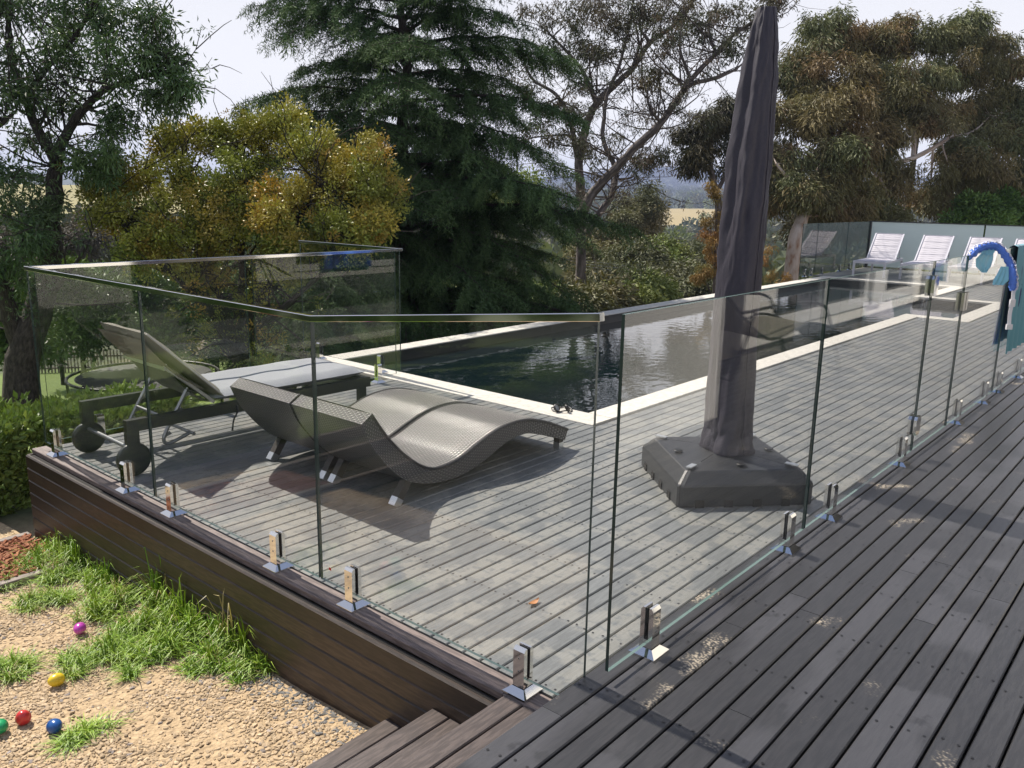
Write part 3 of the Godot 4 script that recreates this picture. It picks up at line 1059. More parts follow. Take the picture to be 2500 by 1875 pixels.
func white_lounger() -> Node3D:
	var o := thing("white_lounger", "white sling lounger nearest the tinted fence, its backrest crossed by a thin shadow", "sun lounger", Vector3(19.3, LOW, -5.10), deg_to_rad(5.5), "white loungers in front of the frosted screen")
	var f := Shape.new()
	for z in [-0.34, 0.34]:
		bar(f, Vector3(0, 0.335, z), Vector3(2.0, 0.335, z), 0.045, 0.05)
	bar(f, Vector3(0.022, 0.334, -0.318), Vector3(0.022, 0.334, 0.318), 0.044, 0.05)
	bar(f, Vector3(1.978, 0.334, -0.318), Vector3(1.978, 0.334, 0.318), 0.044, 0.05)
	part("frame", f, M.white_frame, o)
	for x in [0.03, 1.96]:
		for z in [-0.34, 0.34]:
			var l := Shape.new()
			bar(l, Vector3(x, 0.31, z), Vector3(x, 0, z), 0.045, 0.055, Vector3.RIGHT)
			part("leg", l, M.white_frame, o)
	var st := Shape.new()
	cushion(st, Vector3(0.08, 0.362, 0), Vector3(1.24, 0.362, 0), 0.62, 0.03, Vector3.UP)
	part("seat", st, M.sling, o)
	var a := Vector3(1.24, 0.365, 0)
	var b := Vector3(1.92, 0.93, 0)
	var d := (b - a) / 4.0
	var bk := Node3D.new()
	for k in 4:                   # the padded back is stitched into four bands
		var s := Shape.new()
		cushion(s, a + d * (k - 0.015), a + d * (k + 1.015), 0.62, 0.03, Vector3(-0.64, 0.77, 0))
		part("back_panel", s, M.sling, o)
	var bf := Shape.new()
	for z in [-0.325, 0.325]:
		bar(bf, a + Vector3(-0.02, -0.01, z), b + Vector3(0.02, 0.012, z), 0.03, 0.04, Vector3(-0.64, 0.77, 0))
	bar(bf, b + Vector3(0.02, 0.012, -0.34), b + Vector3(0.02, 0.012, 0.34), 0.03, 0.035)
	for z in [-0.30, 0.30]:
		bar(bf, Vector3(1.66, 0.70, z), Vector3(1.86, 0.34, z), 0.018, 0.018, Vector3.RIGHT)
	part("backrest_frame", bf, M.white_frame, o)
	bk.free()
	return o


func parasol() -> void:
	var o := thing("parasol", "closed parasol under a tall dark purple-grey cover on a square black plastic base", "parasol", Vector3(3.54, LOW, -0.86))
	# weighted base: four wedge tanks under one bevelled square, turned 45 degrees
	var h := 0.575
	var deck := 0.135
	var dirs := []
	for k in 4:
		var a := deg_to_rad(2.0 + 90.0 * k)
		dirs.append(Vector3(cos(a), 0, -sin(a)))
	for k in 4:
		var p: Vector3 = dirs[k] * h
		var q: Vector3 = dirs[(k + 1) % 4] * h
		var gap := (q - p).normalized() * 0.0025
		var s := Shape.new()
		var rows := [[1.0, 0.004], [1.0, deck - 0.012], [0.988, deck], [0.86, deck + 0.062], [0.845, deck + 0.066], [0.30, deck + 0.088], [0.0, deck + 0.09]]
		for r in rows.size() - 1:
			var lo: Array = rows[r]
			var hi: Array = rows[r + 1]
			# corners are cut a little so that they catch the light
			var cl := 0.035
			var ptsl := [p.lerp(q, 0.0), p.lerp(q, cl), p.lerp(q, 1.0 - cl), q]
			for e in 3:
				var trim0 := 0.975 if e == 0 else 1.0
				var trim3 := 0.975 if e == 2 else 1.0
				var a0: Vector3 = ptsl[e] * trim0
				var a1: Vector3 = ptsl[e + 1] * trim3
				s.quad(a0 * lo[0] + gap * (1.0 if e == 0 else 0.0) + Vector3.UP * lo[1], a1 * lo[0] - gap * (1.0 if e == 2 else 0.0) + Vector3.UP * lo[1], a1 * hi[0] - gap * (1.0 if e == 2 else 0.0) + Vector3.UP * hi[1], a0 * hi[0] + gap * (1.0 if e == 0 else 0.0) + Vector3.UP * hi[1], Vector2(e, r), Vector2(e + 1, r), Vector2(e + 1, r + 1), Vector2(e, r + 1))
		var tank := part("base_tank", s, M.base_plastic, o)
		# notches along the lower edge, a filler plug and a clip plate
		var nt := Shape.new()
		for j in 4:
			var m := p.lerp(q, 0.16 + 0.21 * j)
			nt.box(m + Vector3.UP * 0.022, Vector3(0.05, 0.044, 0.012), Basis(Vector3.UP, atan2(-(q - p).z, (q - p).x)))
		part("notch", nt, M.void, tank)
		var cl := Shape.new()
		var cp: Vector3 = dirs[k] * 0.43
		cl.box(cp + Vector3.UP * (deck + 0.0835), Vector3(0.075, 0.006, 0.035), Basis(Vector3.UP, atan2(-dirs[k].z, dirs[k].x)))
		part("clip_plate", cl, M.silver, tank)
		var plug := Shape.new()
		var pp: Vector3 = (p + q).normalized() * 0.29
		plug.lathe([Vector2(0.028, 0), Vector2(0.028, 0.004), Vector2(0.022, 0.006), Vector2(0, 0.006)], pp + Vector3.UP * (deck + 0.083), 16)
		part("filler_plug", plug, M.black, tank)
	var seam := Shape.new()
	for k in 4:
		bar(seam, dirs[k] * 0.56 + Vector3.UP * 0.07, dirs[k] * 0.2 + Vector3.UP * 0.07, 0.004, 0.12)
	part("seam", seam, M.void, o)
	# the cover: a tall bag in soft vertical folds, drawn in at the foot
	var rows := [[0.185, 0.168, 0.010], [0.235, 0.176, 0.012], [0.35, 0.150, 0.016], [0.68, 0.140, 0.018], [1.18, 0.134, 0.022], [1.54, 0.131, 0.024], [1.91, 0.126, 0.024], [2.17, 0.116, 0.022], [2.39, 0.102, 0.018], [2.58, 0.080, 0.012], [2.70, 0.062, 0.006], [2.755, 0.052, 0.002], [2.765, 0.0, 0.0]]
	var lean := [0.02, 0.02, 0.02, 0.02, 0.018, 0.025, 0.033, 0.04, 0.048, 0.05, 0.052, 0.053, 0.053]
	var nr := 90
	var ns := 72
	var fold := noise(FastNoiseLite.TYPE_SIMPLEX, 0.9, 402, 3)
	var p := []
	for j in nr + 1:
		var t := pow(float(j) / nr, 1.0) * (rows.size() - 1)
		var i := mini(int(t), rows.size() - 2)
		var f := t - i
		f = f * f * (3.0 - 2.0 * f) if i > 8 or i < 2 else f
		var y: float = lerpf(rows[i][0], rows[i + 1][0], f)
		var r: float = lerpf(rows[i][1], rows[i + 1][1], f)
		var amp: float = lerpf(rows[i][2], rows[i + 1][2], f)
		var off: float = lerpf(lean[i], lean[i + 1], f)
		for k in ns + 1:
			var a := -TAU * k / ns
			var tw := a + 0.25 * y
			var w := 0.55 * sin(tw * 3.0 + 0.6 * sin(y * 1.7)) + 0.4 * sin(tw * 5.0 + 1.0 + y * 0.5) + 0.9 * fold.get_noise_3d(cos(a) * 1.1, y * 0.55, sin(a) * 1.1) + 0.35 * fold.get_noise_3d(cos(a) * 2.5 + 9.0, y * 2.4, sin(a) * 2.5)
			var crease := 0.010 * maxf(0.0, sin(y * 34.0 + 3.0 * sin(a * 2.0 + 1.0) + 2.0 * fold.get_noise_2d(a * 2.0, y * 3.0))) * exp(-pow((y - 0.30) / 0.12, 2.0))
			# drawn round four hidden ribs, so squarish in plan
			var sq := 1.0 / pow(pow(absf(cos(a - 2.09)), 5.0) + pow(absf(sin(a - 2.09)), 5.0), 0.2)
			var rr := r * lerpf(1.0, 0.80 * sq, smoothstep(2.75, 2.2, y)) + 0.8 * amp * w - crease + 0.007 * fold.get_noise_3d(cos(a) * 2.0 + y * 2.2, y * 4.5, sin(a) * 2.0 - y * 1.6) + 0.004 * fold.get_noise_3d(cos(a) * 5.0 - y * 4.0, y * 7.0, sin(a) * 5.0)
			p.append(Vector3(cos(a) * rr + off * 0.63, y + 0.012 * sin(a * 2.0) * exp(-y * 4.0) + (0.012 * cos(a) if j == 0 else 0.0), sin(a) * rr + off * 0.74))
	var cs := Shape.new()
	cs.grid(p, ns + 1, nr + 1, Vector2(1.0 / 12.0, 1.0 / 8.0))
	var cover := part("cover", cs, M.cover, o)
	var hem := Shape.new()
	var hp := []
	for k in ns + 1:
		hp.append(p[k] * Vector3(1.01, 1, 1.01) + Vector3(0, 0.012, 0))
	hem.tube(hp, range(ns + 1).map(func(_k): return 0.007), 6)
	part("hem_cord", hem, M.cover, cover)
	var zip := Shape.new()
	var zp := []
	for j in range(3, nr - 8):
		var q: Vector3 = p[j * (ns + 1) + 50]
		zp.append(q + Vector3(q.x, 0, q.z).normalized() * 0.002)
	zip.tube(zp, range(zp.size()).map(func(_k): return 0.004), 5)
	part("seam", zip, M.cover, cover)
	var pole := Shape.new()
	pole.lathe([Vector2(0.07, 0.20), Vector2(0.07, 0.235), Vector2(0.036, 0.24), Vector2(0.036, 0.6)], Vector3.ZERO, 20)
	part("pole_foot", pole, M.black, o)


func egg(c: Color, at: Vector3, turn: Vector3, label: String) -> void:
	var s := Shape.new()
	var prof := []
	for i in 15:
		var a := -PI / 2 + PI * i / 14
		prof.append(Vector2(0.030 * cos(a) * (1.0 - 0.10 * sin(a)), 0.038 * sin(a)))
	s.lathe(prof, Vector3.ZERO, 24, Basis.from_euler(turn))
	var m := mat(c, 0.28)
	var o := thing("plastic_egg", label, "plastic egg", at, 0, "coloured plastic eggs on the gravel")
	part("shell", s, m, o)
	var g := Shape.new()
	g.lathe([Vector2(0.0302, -0.004), Vector2(0.0306, -0.002), Vector2(0.0306, 0.002), Vector2(0.0302, 0.004)], Vector3.ZERO, 24, Basis.from_euler(turn))
	part("seam", g, m, o)


func sling_chair() -> void:       # stands before the house and shows in the glass
	var o := thing("reclining_chair", "black tube reclining chair with beige sling, mirrored in the front fence", "chair", Vector3(6.1, 0, 1.95), deg_to_rad(24.0))
	o.scale = Vector3.ONE * 1.08
	var f := Shape.new()
	for z in [-0.3, 0.3]:
		f.tube(curve([Vector3(-0.72, 0.98, z), Vector3(-0.4, 0.62, z), Vector3(-0.02, 0.33, z), Vector3(0.4, 0.44, z), Vector3(0.72, 0.36, z), Vector3(0.98, 0.20, z)], 20), range(21).map(func(_k): return 0.012), 8, true)
		f.tube(curve([Vector3(-0.35, 0.56, z * 1.1), Vector3(0.15, 0.62, z * 1.1), Vector3(0.48, 0.60, z * 1.1), Vector3(0.60, 0.45, z * 1.1), Vector3(0.78, 0.02, z * 1.1)], 20), range(21).map(func(_k): return 0.013), 8, true)
		f.tube(curve([Vector3(-0.22, 0.57, z * 1.1), Vector3(-0.30, 0.30, z * 1.1), Vector3(-0.42, 0.02, z * 1.1)], 10), range(11).map(func(_k): return 0.013), 8, true)
	for x in [[-0.42, 0.02], [0.78, 0.02], [-0.72, 0.98], [0.98, 0.20]]:
		f.tube([Vector3(x[0], x[1], -0.33), Vector3(x[0], x[1], 0.33)], [0.012, 0.012], 8, true)
	part("frame", f, M.black, o)
	var line := curve([Vector3(-0.70, 0.965, 0), Vector3(-0.4, 0.60, 0), Vector3(-0.02, 0.31, 0), Vector3(0.4, 0.42, 0), Vector3(0.72, 0.35, 0), Vector3(0.96, 0.20, 0)], 24)
	var p := []
	for k in line:
		for j in 5:
			p.append(k + Vector3(0, 0.004, lerpf(0.29, -0.29, j / 4.0)))
	var s := Shape.new()
	s.grid(p, 5, line.size())
	part("sling", s, M.cushion_under, o)


func pool_things() -> void:
	var o := thing("swim_goggles", "black swimming goggles left on the coping at the pool corner", "goggles", Vector3(4.215, LOW + 0.004, -2.63), 0.5)
	for k in [-1.0, 1.0]:
		var s := Shape.new()
		var b := Basis(Vector3.UP, 0.5 * k) * Basis(Vector3.RIGHT, 1.1)
		s.lathe([Vector2(0.026, 0), Vector2(0.034, 0.004), Vector2(0.034, 0.016), Vector2(0.028, 0.022)], Vector3(0, 0.03, 0.042 * k), 20, b)
		var rim := part("eyecup", s, M.black, o)
		var g := Shape.new()
		g.lathe([Vector2(0.027, 0), Vector2(0.0, 0.001)], Vector3(0, 0.03, 0.042 * k) + b * Vector3(0, 0.012, 0), 20, b)
		part("lens", g, mat(lin(0.30, 0.32, 0.33), 0.1), rim)
	var st := Shape.new()
	var loop := []
	for k in 21:
		var a := TAU * k / 20.0
		loop.append(Vector3(0.055 + 0.075 * cos(a), 0.010 + 0.008 * sin(a * 3.0), 0.085 * sin(a)))
	st.tube(loop, range(21).map(func(_k): return 0.0055), 6)
	part("strap", st, M.black, o)

	# the child's swim vest hung over the top corner of the fence
	var v := thing("swim_vest", "child's blue quilted swim vest with white lacing draped over the glass", "swim vest")
	var blue := mat(lin(0.10, 0.22, 0.72), 0.75)
	blue.heightmap_enabled = true
	blue.heightmap_texture = noise_tex(noise(FastNoiseLite.TYPE_SIMPLEX, 0.05, 71, 3), 256)
	blue.heightmap_scale = 0.6
	var aqua := mat(lin(0.22, 0.52, 0.66), 0.7)
	aqua.backlight_enabled = true
	aqua.backlight = Color(0.3, 0.3, 0.3)
	var line := curve([Vector3(5.22, 1.19, -0.01), Vector3(5.29, 1.25, 0.02), Vector3(5.37, 1.28, 0.07), Vector3(5.42, 1.27, 0.12), Vector3(5.42, 1.22, 0.17), Vector3(5.41, 1.16, 0.21), Vector3(5.38, 1.09, 0.24), Vector3(5.37, 1.03, 0.25), Vector3(5.36, 0.99, 0.25)], 48)
	var rad := []
	for k in line.size():
		var e := minf(1.0, minf(k, 48 - k) / 4.0)
		rad.append((0.010 + 0.014 * e) * (1.0 + 0.16 * sin(k * 1.9) + 0.08 * sin(k * 3.7)))
	var bs := Shape.new()
	bs.tube(line, rad, 14, true)
	part("padded_band", bs, blue, v)
	var lace := Shape.new()
	for k in range(3, 46, 2):
		var a: Vector3 = line[k]
		var d: Vector3 = (line[k + 1] - line[k - 1]).normalized()
		var out := (a - Vector3(5.32, 1.07, 0.11)).normalized()
		var sd := d.cross(out).normalized()
		for q in [-1.0, 1.0]:
			var arc := []
			for j in 7:
				var an: float = lerpf(-0.9, 0.9, j / 6.0) * q
				arc.append(a + d * 0.012 * (j - 3) * 0.6 + (out * cos(an) + sd * sin(an)) * (rad[k] + 0.005))
			lace.tube(arc, range(7).map(func(_k): return 0.0036), 5)
	part("lacing", lace, mat(lin(0.75, 0.75, 0.82), 0.6), v)
	var drape := func(pts: Array, width: Array, depth_amp: float, m: Material, called: String) -> void:
		var p := []
		var side := Vector3(0.65, 0.0, 0.76)
		var fwd := Vector3(-0.76, 0.0, 0.65)
		for j in pts.size():
			for i in 13:
				var t := i / 12.0 - 0.5
				p.append(pts[j] + side * t * width[j] + fwd * depth_amp * sin(t * 17.0 + j * 0.5) * (0.3 + 0.7 * j / pts.size()))
		var s := Shape.new()
		s.grid(p, 13, pts.size())
		part(called, s, m, v)
	drape.call([Vector3(5.38, 1.23, 0.07), Vector3(5.37, 1.19, 0.06), Vector3(5.37, 1.14, 0.06), Vector3(5.37, 1.10, 0.07)], [0.08, 0.115, 0.10, 0.03], 0.010, aqua, "side_flap")
	drape.call([Vector3(5.35, 1.15, 0.19), Vector3(5.33, 1.10, 0.19), Vector3(5.30, 1.06, 0.19), Vector3(5.29, 1.03, 0.18)], [0.05, 0.075, 0.10, 0.075], 0.010, aqua, "side_flap")
	drape.call([Vector3(5.38, 1.26, 0.07), Vector3(5.37, 1.24, 0.07), Vector3(5.36, 1.22, 0.08)], [0.09, 0.10, 0.05], 0.006, aqua, "neck_lining")
	var strap := mat(lin(0.72, 0.72, 0.76), 0.5)
	var ss := Shape.new()
	var sp := curve([Vector3(5.36, 1.00, 0.26), Vector3(5.33, 0.93, 0.27), Vector3(5.30, 0.85, 0.27), Vector3(5.28, 0.76, 0.28)], 10)
	for k in sp.size() - 1:
		bar(ss, sp[k], sp[k + 1], 0.024, 0.003, Vector3(-0.76, 0, 0.65))
	ss.box(sp[4], Vector3(0.035, 0.05, 0.014), Basis(Vector3.UP, -0.86))
	ss.box(sp[10], Vector3(0.04, 0.035, 0.014), Basis(Vector3.UP, -0.86))
	part("buckle_strap", ss, strap, v)

	# beach towel folded over the next panel
	var towel_img := Image.create(256, 256, false, Image.FORMAT_RGBA8)
	var tn := noise(FastNoiseLite.TYPE_CELLULAR, 0.022, 81, 2)
	var tn2 := noise(FastNoiseLite.TYPE_SIMPLEX, 0.018, 82, 2)
	for y in 256:
		for x in 256:
			var c := lin(0.17, 0.46, 0.55) if y < 150 else lin(0.03, 0.10, 0.42)
			var q := tn2.get_noise_2d(x, y * 0.7) + (0.5 if y > 190 else 0.0) - (0.45 if y < 110 else 0.0)
			if q > 0.28:
				c = lin(0.015, 0.045, 0.19)
			elif absf(q - 0.12) < 0.025:
				c = lin(0.08, 0.28, 0.40)
			towel_img.set_pixel(x, y, c)
	var tm := mat(Color.WHITE, 0.95)
	tm.albedo_texture = ImageTexture.create_from_image(towel_img)
	tm.rim_enabled = true
	tm.rim = 0.4
	tm.heightmap_enabled = true
	tm.heightmap_texture = noise_tex(noise(FastNoiseLite.TYPE_SIMPLEX, 0.3, 83, 2), 256)
	tm.heightmap_scale = 0.15
	var t := thing("beach_towel", "turquoise beach towel with navy shapes folded over the glass", "towel")
	var rows := []
	for k in 15:
		rows.append(Vector2(1.222 - 0.86 * (1.0 - k / 14.0), 0.020))
	rows.append(Vector2(1.236, 0.013))
	rows.append(Vector2(1.240, 0.0))
	rows.append(Vector2(1.236, -0.013))
	for k in 15:
		rows.append(Vector2(1.222 - 0.80 * (k / 14.0), -0.020))
	var p := []
	for j in rows.size():
		for i in 33:
			var x := 6.66 + 0.92 * i / 32.0
			var hang := clampf((1.2 - rows[j].x) / 0.8, 0, 1)
			var z: float = rows[j].y + signf(rows[j].y) * (0.012 + 0.026 * hang * (0.5 + 0.5 * sin(i * 0.95 + 0.5 * sin(rows[j].x * 5.0)))) * (1.0 if absf(rows[j].y) > 0.015 else 0.0)
			p.append(Vector3(x, rows[j].x, z))
	var ts := Shape.new()
	ts.grid(p, 33, rows.size(), Vector2(1 / 32.0, 1.0 / rows.size()))
	part("cloth", ts, tm, t)
	# a curled dry leaf on the boards by the fence gap
	var lf := Shape.new()
	var lp := []
	for j in 7:
		for i in 3:
			var u := j / 6.0
			lp.append(Vector3((u - 0.5) * 0.07, 0.004 + 0.010 * pow(2.0 * u - 1.0, 2.0) + 0.006 * absf(i - 1), (i - 1) * 0.014 * sin(PI * clampf(u, 0.05, 0.95))))
	lf.grid(lp, 3, 7)
	var leaf := mat(lin(0.40, 0.17, 0.06), 0.6)
	single("fallen_leaf", lf, leaf, "curled orange dry leaf lying on the grey boards by the fence gap", "leaf", "", "", Vector3(1.52, LOW, -0.72))


func house() -> void:
	var o := thing("house", "cream rendered house with white framed windows, seen only as reflections in the glass", "house", Vector3(7.1, 0, 2.45))
	var w := Shape.new()
	w.box(Vector3(0.375, 1.35, 0.1), Vector3(0.75, 2.7, 0.2))
	w.box(Vector3(3.42, 0.07, 0.1), Vector3(5.34, 0.14, 0.2))
	w.box(Vector3(3.42, 2.42, 0.1), Vector3(5.34, 0.56, 0.2))
	w.box(Vector3(10.1, 1.35, 0.1), Vector3(8.0, 2.7, 0.2))
	w.box(Vector3(0.1, 1.35, 4.2), Vector3(0.2, 2.7, 8.0))
	w.box(Vector3(14.0, 1.35, 4.2), Vector3(0.2, 2.7, 8.0))
	w.box(Vector3(7.0, 1.35, 8.3), Vector3(14.1, 2.7, 0.2))
	part("wall", w, M.render_wall, o)
	var r := Shape.new()
	r.box(Vector3(7.0, 2.82, 4.1), Vector3(15.0, 0.2, 9.6))
	part("roof", r, M.roof, o)
	for e in [[0.75, 3.88], [4.45, 6.10]]:
		var f := Shape.new()
		f.box(Vector3((e[0] + e[1]) / 2, 0.20, 0.05), Vector3(e[1] - e[0], 0.11, 0.14))
		f.box(Vector3((e[0] + e[1]) / 2, 2.10, 0.06), Vector3(e[1] - e[0], 0.08, 0.1))
		for x in [e[0] + 0.04, e[1] - 0.04]:
			f.box(Vector3(x, 1.16, 0.06), Vector3(0.08, 1.80, 0.1))
		if e[1] - e[0] > 2.5:
			f.box(Vector3(2.3, 1.16, 0.06), Vector3(0.08, 1.80, 0.09))
		var win := part("window", f, M.white_paint, o)
		var g := Shape.new()
		g.box(Vector3((e[0] + e[1]) / 2, 1.15, 0.09), Vector3(e[1] - e[0] - 0.02, 1.86, 0.012))
		part("window_glass", g, M.window_glass, win)
	var post := Shape.new()
	post.box(Vector3(4.165, 1.14, 0.04), Vector3(0.56, 2.0, 0.22))
	part("pillar", post, M.white_paint, o)
	var dp := Shape.new()
	dp.tube([Vector3(6.5, 0, -0.05), Vector3(6.5, 2.7, -0.05)], [0.045, 0.045], 12)
	part("downpipe", dp, mat(lin(0.45, 0.45, 0.44), 0.5), o)
	# the near wing stands forward, just outside the picture on the right
	var wing := Shape.new()
	wing.box(Vector3(-3.38, 1.35, 0.6), Vector3(1.35, 2.7, 3.4))
	part("wall", wing, M.render_wall, o)
	var porch := Shape.new()
	porch.box(Vector3(-1.3, 1.35, 3.4), Vector3(2.8, 2.7, 0.2))
	porch.box(Vector3(-1.3, 2.82, 1.3), Vector3(2.6, 0.2, 4.0))
	part("porch", porch, M.roof, o)
	var plinth := Shape.new()
	plinth.box(Vector3(7.0, -0.35, 4.2), Vector3(14.0, 0.7, 8.2))
	part("plinth", plinth, M.render_wall, o)


# ---------------------------------------------------------------- plants
# a small bunch of folded leaves round the origin; droop pulls their tips down
func leaf_bunch(n: int, spread: float, length: float, width: float, droop: float, seed_: int) -> Mesh:
	var g := RandomNumberGenerator.new()
	g.seed = seed_
	var s := Shape.new()
	for i in n:
		var d := Vector3(g.randf_range(-1, 1), g.randf_range(-1, 1), g.randf_range(-1, 1)).normalized()
		var at := d * spread * pow(g.randf(), 0.5)
		var dir := (d + Vector3(g.randf_range(-0.7, 0.7), g.randf_range(-0.7, 0.7), g.randf_range(-0.7, 0.7)) + Vector3.DOWN * droop).normalized()
		var side := dir.cross(Vector3(g.randf_range(-1, 1), g.randf_range(-1, 1), g.randf_range(-1, 1))).normalized()
		var up := side.cross(dir)
		var l := length * g.randf_range(0.7, 1.25)
		var w := width * g.randf_range(0.8, 1.2) / 2
		var mid := at + dir * l * 0.45
		var tip := at + dir * l - up * l * 0.12
		s.tint = Color.WHITE * g.randf_range(0.75, 1.2)
		s.tri(at, mid + side * w + up * w * 0.35, tip)
		s.tri(at, tip, mid - side * w + up * w * 0.35)
	return s.mesh()


# a flat cedar spray along x: short hanging twigs set with needles
func cedar_spray(seed_: int) -> Mesh:
	var g := RandomNumberGenerator.new()
	g.seed = seed_
	var s := Shape.new()
	for i in 11:
		var x := -0.22 + 0.044 * i
		for side in [-1.0, 1.0]:
			var root := Vector3(x, 0, 0)
			var end := root + Vector3(0.07 + g.randf_range(-0.02, 0.04), -0.06 - g.randf_range(0.0, 0.09), side * g.randf_range(0.04, 0.12))
			for k in 3:
				var p := root.lerp(end, (k + 0.4) / 3.0)
				for q in 2:
					var d := Vector3(g.randf_range(-0.4, 1), g.randf_range(-1, 0.5), side * g.randf_range(-0.3, 1)).normalized()
					var sd := d.cross(Vector3(g.randf_range(-1, 1), 1, g.randf_range(-1, 1))).normalized() * 0.0065
					s.tint = Color.WHITE * g.randf_range(0.6, 1.35)
					s.tri(p - sd, p + sd, p + d * g.randf_range(0.05, 0.085))
	return s.mesh()


func limb(s: Shape, a: Vector3, b: Vector3, r0: float, r1: float, wander: float, sides := 6) -> Array:
	var n := maxi(3, int(a.distance_to(b) / 0.35))
	n = mini(n, 9)
	var pts := [a]
	var rad := [r0]
	var bend := rand_dir() * wander * a.distance_to(b)
	for i in range(1, n + 1):
		var t := float(i) / n
		pts.append(a.lerp(b, t) + bend * sin(PI * t) + rand_dir() * wander * 0.25 * a.distance_to(b) / n * (1.0 if i < n else 0.0))
		rad.append(lerpf(r0, r1, t))
	s.tube(pts, rad, sides)
	return pts


func nearest(pts: Array, p: Vector3, lower := 0.15) -> Array:    # [point, radius] on the framework from which a limb to p would leave
	var best := INF
	var got: Array = pts[0]
	for q in pts:
		var d: float = q[0].distance_squared_to(p) * (1.0 if q[0].y < p.y + lower else 2.6)
		if d < best:
			best = d
			got = q
	return got


# A tree whose trunk and main limbs run through given points and whose crown fills given clumps [centre, half width, half height].
func tree(called: String, label: String, group: String, stems: Array, clumps: Array, look: Dictionary, category := "tree") -> Node3D:
	var base: Vector3 = stems[0][0][0] if stems else clumps[0][0]
	base.y = land(base.x, base.z)
	var o := thing(called, label, category, base, 0, group)
	var wood := Shape.new()
	var frame := []
	for st in stems:
		var pts: Array = st[0].duplicate()
		if st == stems[0]:
			pts[0] = Vector3(pts[0].x, minf(pts[0].y, base.y) - 0.25, pts[0].z)
		var dense := curve(pts, (pts.size() - 1) * 5)
		var rad := []
		for i in dense.size():
			var f := float(i) / (dense.size() - 1)
			rad.append(lerpf(st[1], st[2], pow(f, 0.8)) * (1.0 + (0.5 * pow(maxf(0.0, 1.0 - f * 9.0), 2.0) if st[1] > 0.1 and st == stems[0] else 0.0)))
			dense[i] = dense[i] + rand_dir() * st[1] * 0.10
			frame.append([dense[i], rad[i]])
		wood.tube(dense, rad, 10 if st[1] > 0.06 else 7)
	var where := []
	var tints := []
	var pal: Array = look.colours
	for c in clumps:
		var centre: Vector3 = c[0]
		var rx: float = c[1]
		var ry: float = c[2]
		var deep: float = look.get("depth", 0.9) * (rx + ry) / 2
		var area := rx * ry
		var hub: Array = []
		if frame:
			var from: Array = nearest(frame, centre)
			var r0 := minf(from[1] * 0.7, 0.012 + 0.022 * from[0].distance_to(centre))
			for q in limb(wood, from[0], centre - Vector3.UP * ry * 0.2, r0, r0 * 0.45, 0.12):
				hub.append([q, r0 * 0.55])
		var tone: float = rng.randf_range(0.8, 1.2)
		var hue: Color = pal[rng.randi() % pal.size()]
		var subs := maxi(3, int(look.lumps * sqrt(area)) + 3)
		for k in subs:
			var d := rand_dir()
			var q := d * pow(rng.randf_range(0.15, 1.0), 0.45)
			var lump := centre + Vector3(q.x * rx, q.y * ry, q.z * deep)
			if hub:
				var f: Array = nearest(hub, lump)
				limb(wood, f[0], lump, f[1] * 0.6, 0.004, 0.14, 4)
			var lr: float = look.lump * rng.randf_range(0.7, 1.3)
			var here := int(look.per * rng.randf_range(0.7, 1.3))
			var hue2: Color = hue.lerp(pal[rng.randi() % pal.size()], 0.6)
			for i in here:
				var e := rand_dir() * pow(rng.randf(), 0.6) * lr
				e.y *= look.get("flat", 0.75)
				var sc: float = look.size * rng.randf_range(0.75, 1.3)
				var turn := Basis.from_euler(Vector3(rng.randf_range(-0.5, 0.5), rng.randf() * TAU, rng.randf_range(-0.5, 0.5)) if look.get("hang", false) else Vector3(rng.randf() * TAU, rng.randf() * TAU, rng.randf() * TAU))
				where.append(Transform3D(turn.scaled(Vector3.ONE * sc), lump + e - base))
				var t: float = tone * rng.randf_range(0.8, 1.25) * 1.3
				var cc: Color = hue2 * t
				tints.append(Color(cc.r, cc.g, cc.b))
	for k in look.get("twigs", 0):       # fine bare side branches with a few leaves at their ends
		var f: Array = frame[rng.randi_range(int(frame.size() * 0.12), frame.size() - 1)]
		if f[1] > 0.13:
			continue
		var d := (rand_dir() + Vector3.UP * 0.7).normalized()
		var l: float = rng.randf_range(0.4, 1.0) * look.get("twig", 1.0)
		var line := limb(wood, f[0], f[0] + d * l, minf(f[1] * 0.45, 0.012 + 0.008 * l), 0.004, 0.18, 5)
		for j in 2:
			var q: Vector3 = line[rng.randi_range(1, line.size() - 1)]
			limb(wood, q, q + (d + rand_dir() * 0.8) * l * 0.5, 0.008, 0.003, 0.2, 4)
		var hue: Color = pal[rng.randi() % pal.size()]
		for j in look.get("twig_leaves", 2):
			var e: Vector3 = f[0] + d * l * rng.randf_range(0.75, 1.05) + rand_dir() * 0.14 * l
			where.append(Transform3D(Basis.from_euler(Vector3(rng.randf_range(-0.5, 0.5), rng.randf() * TAU, rng.randf_range(-0.5, 0.5))).scaled(Vector3.ONE * look.size * rng.randf_range(0.6, 1.0)), e - base))
			tints.append(hue * rng.randf_range(0.9, 1.4))
	if wood.v.size():
		var tr := part("trunk", wood, look.bark, o)
		tr.position = -base
	scatter("crown", look.mesh, look.leaf, where, tints, o).set_meta("kind", "stuff")
	return o


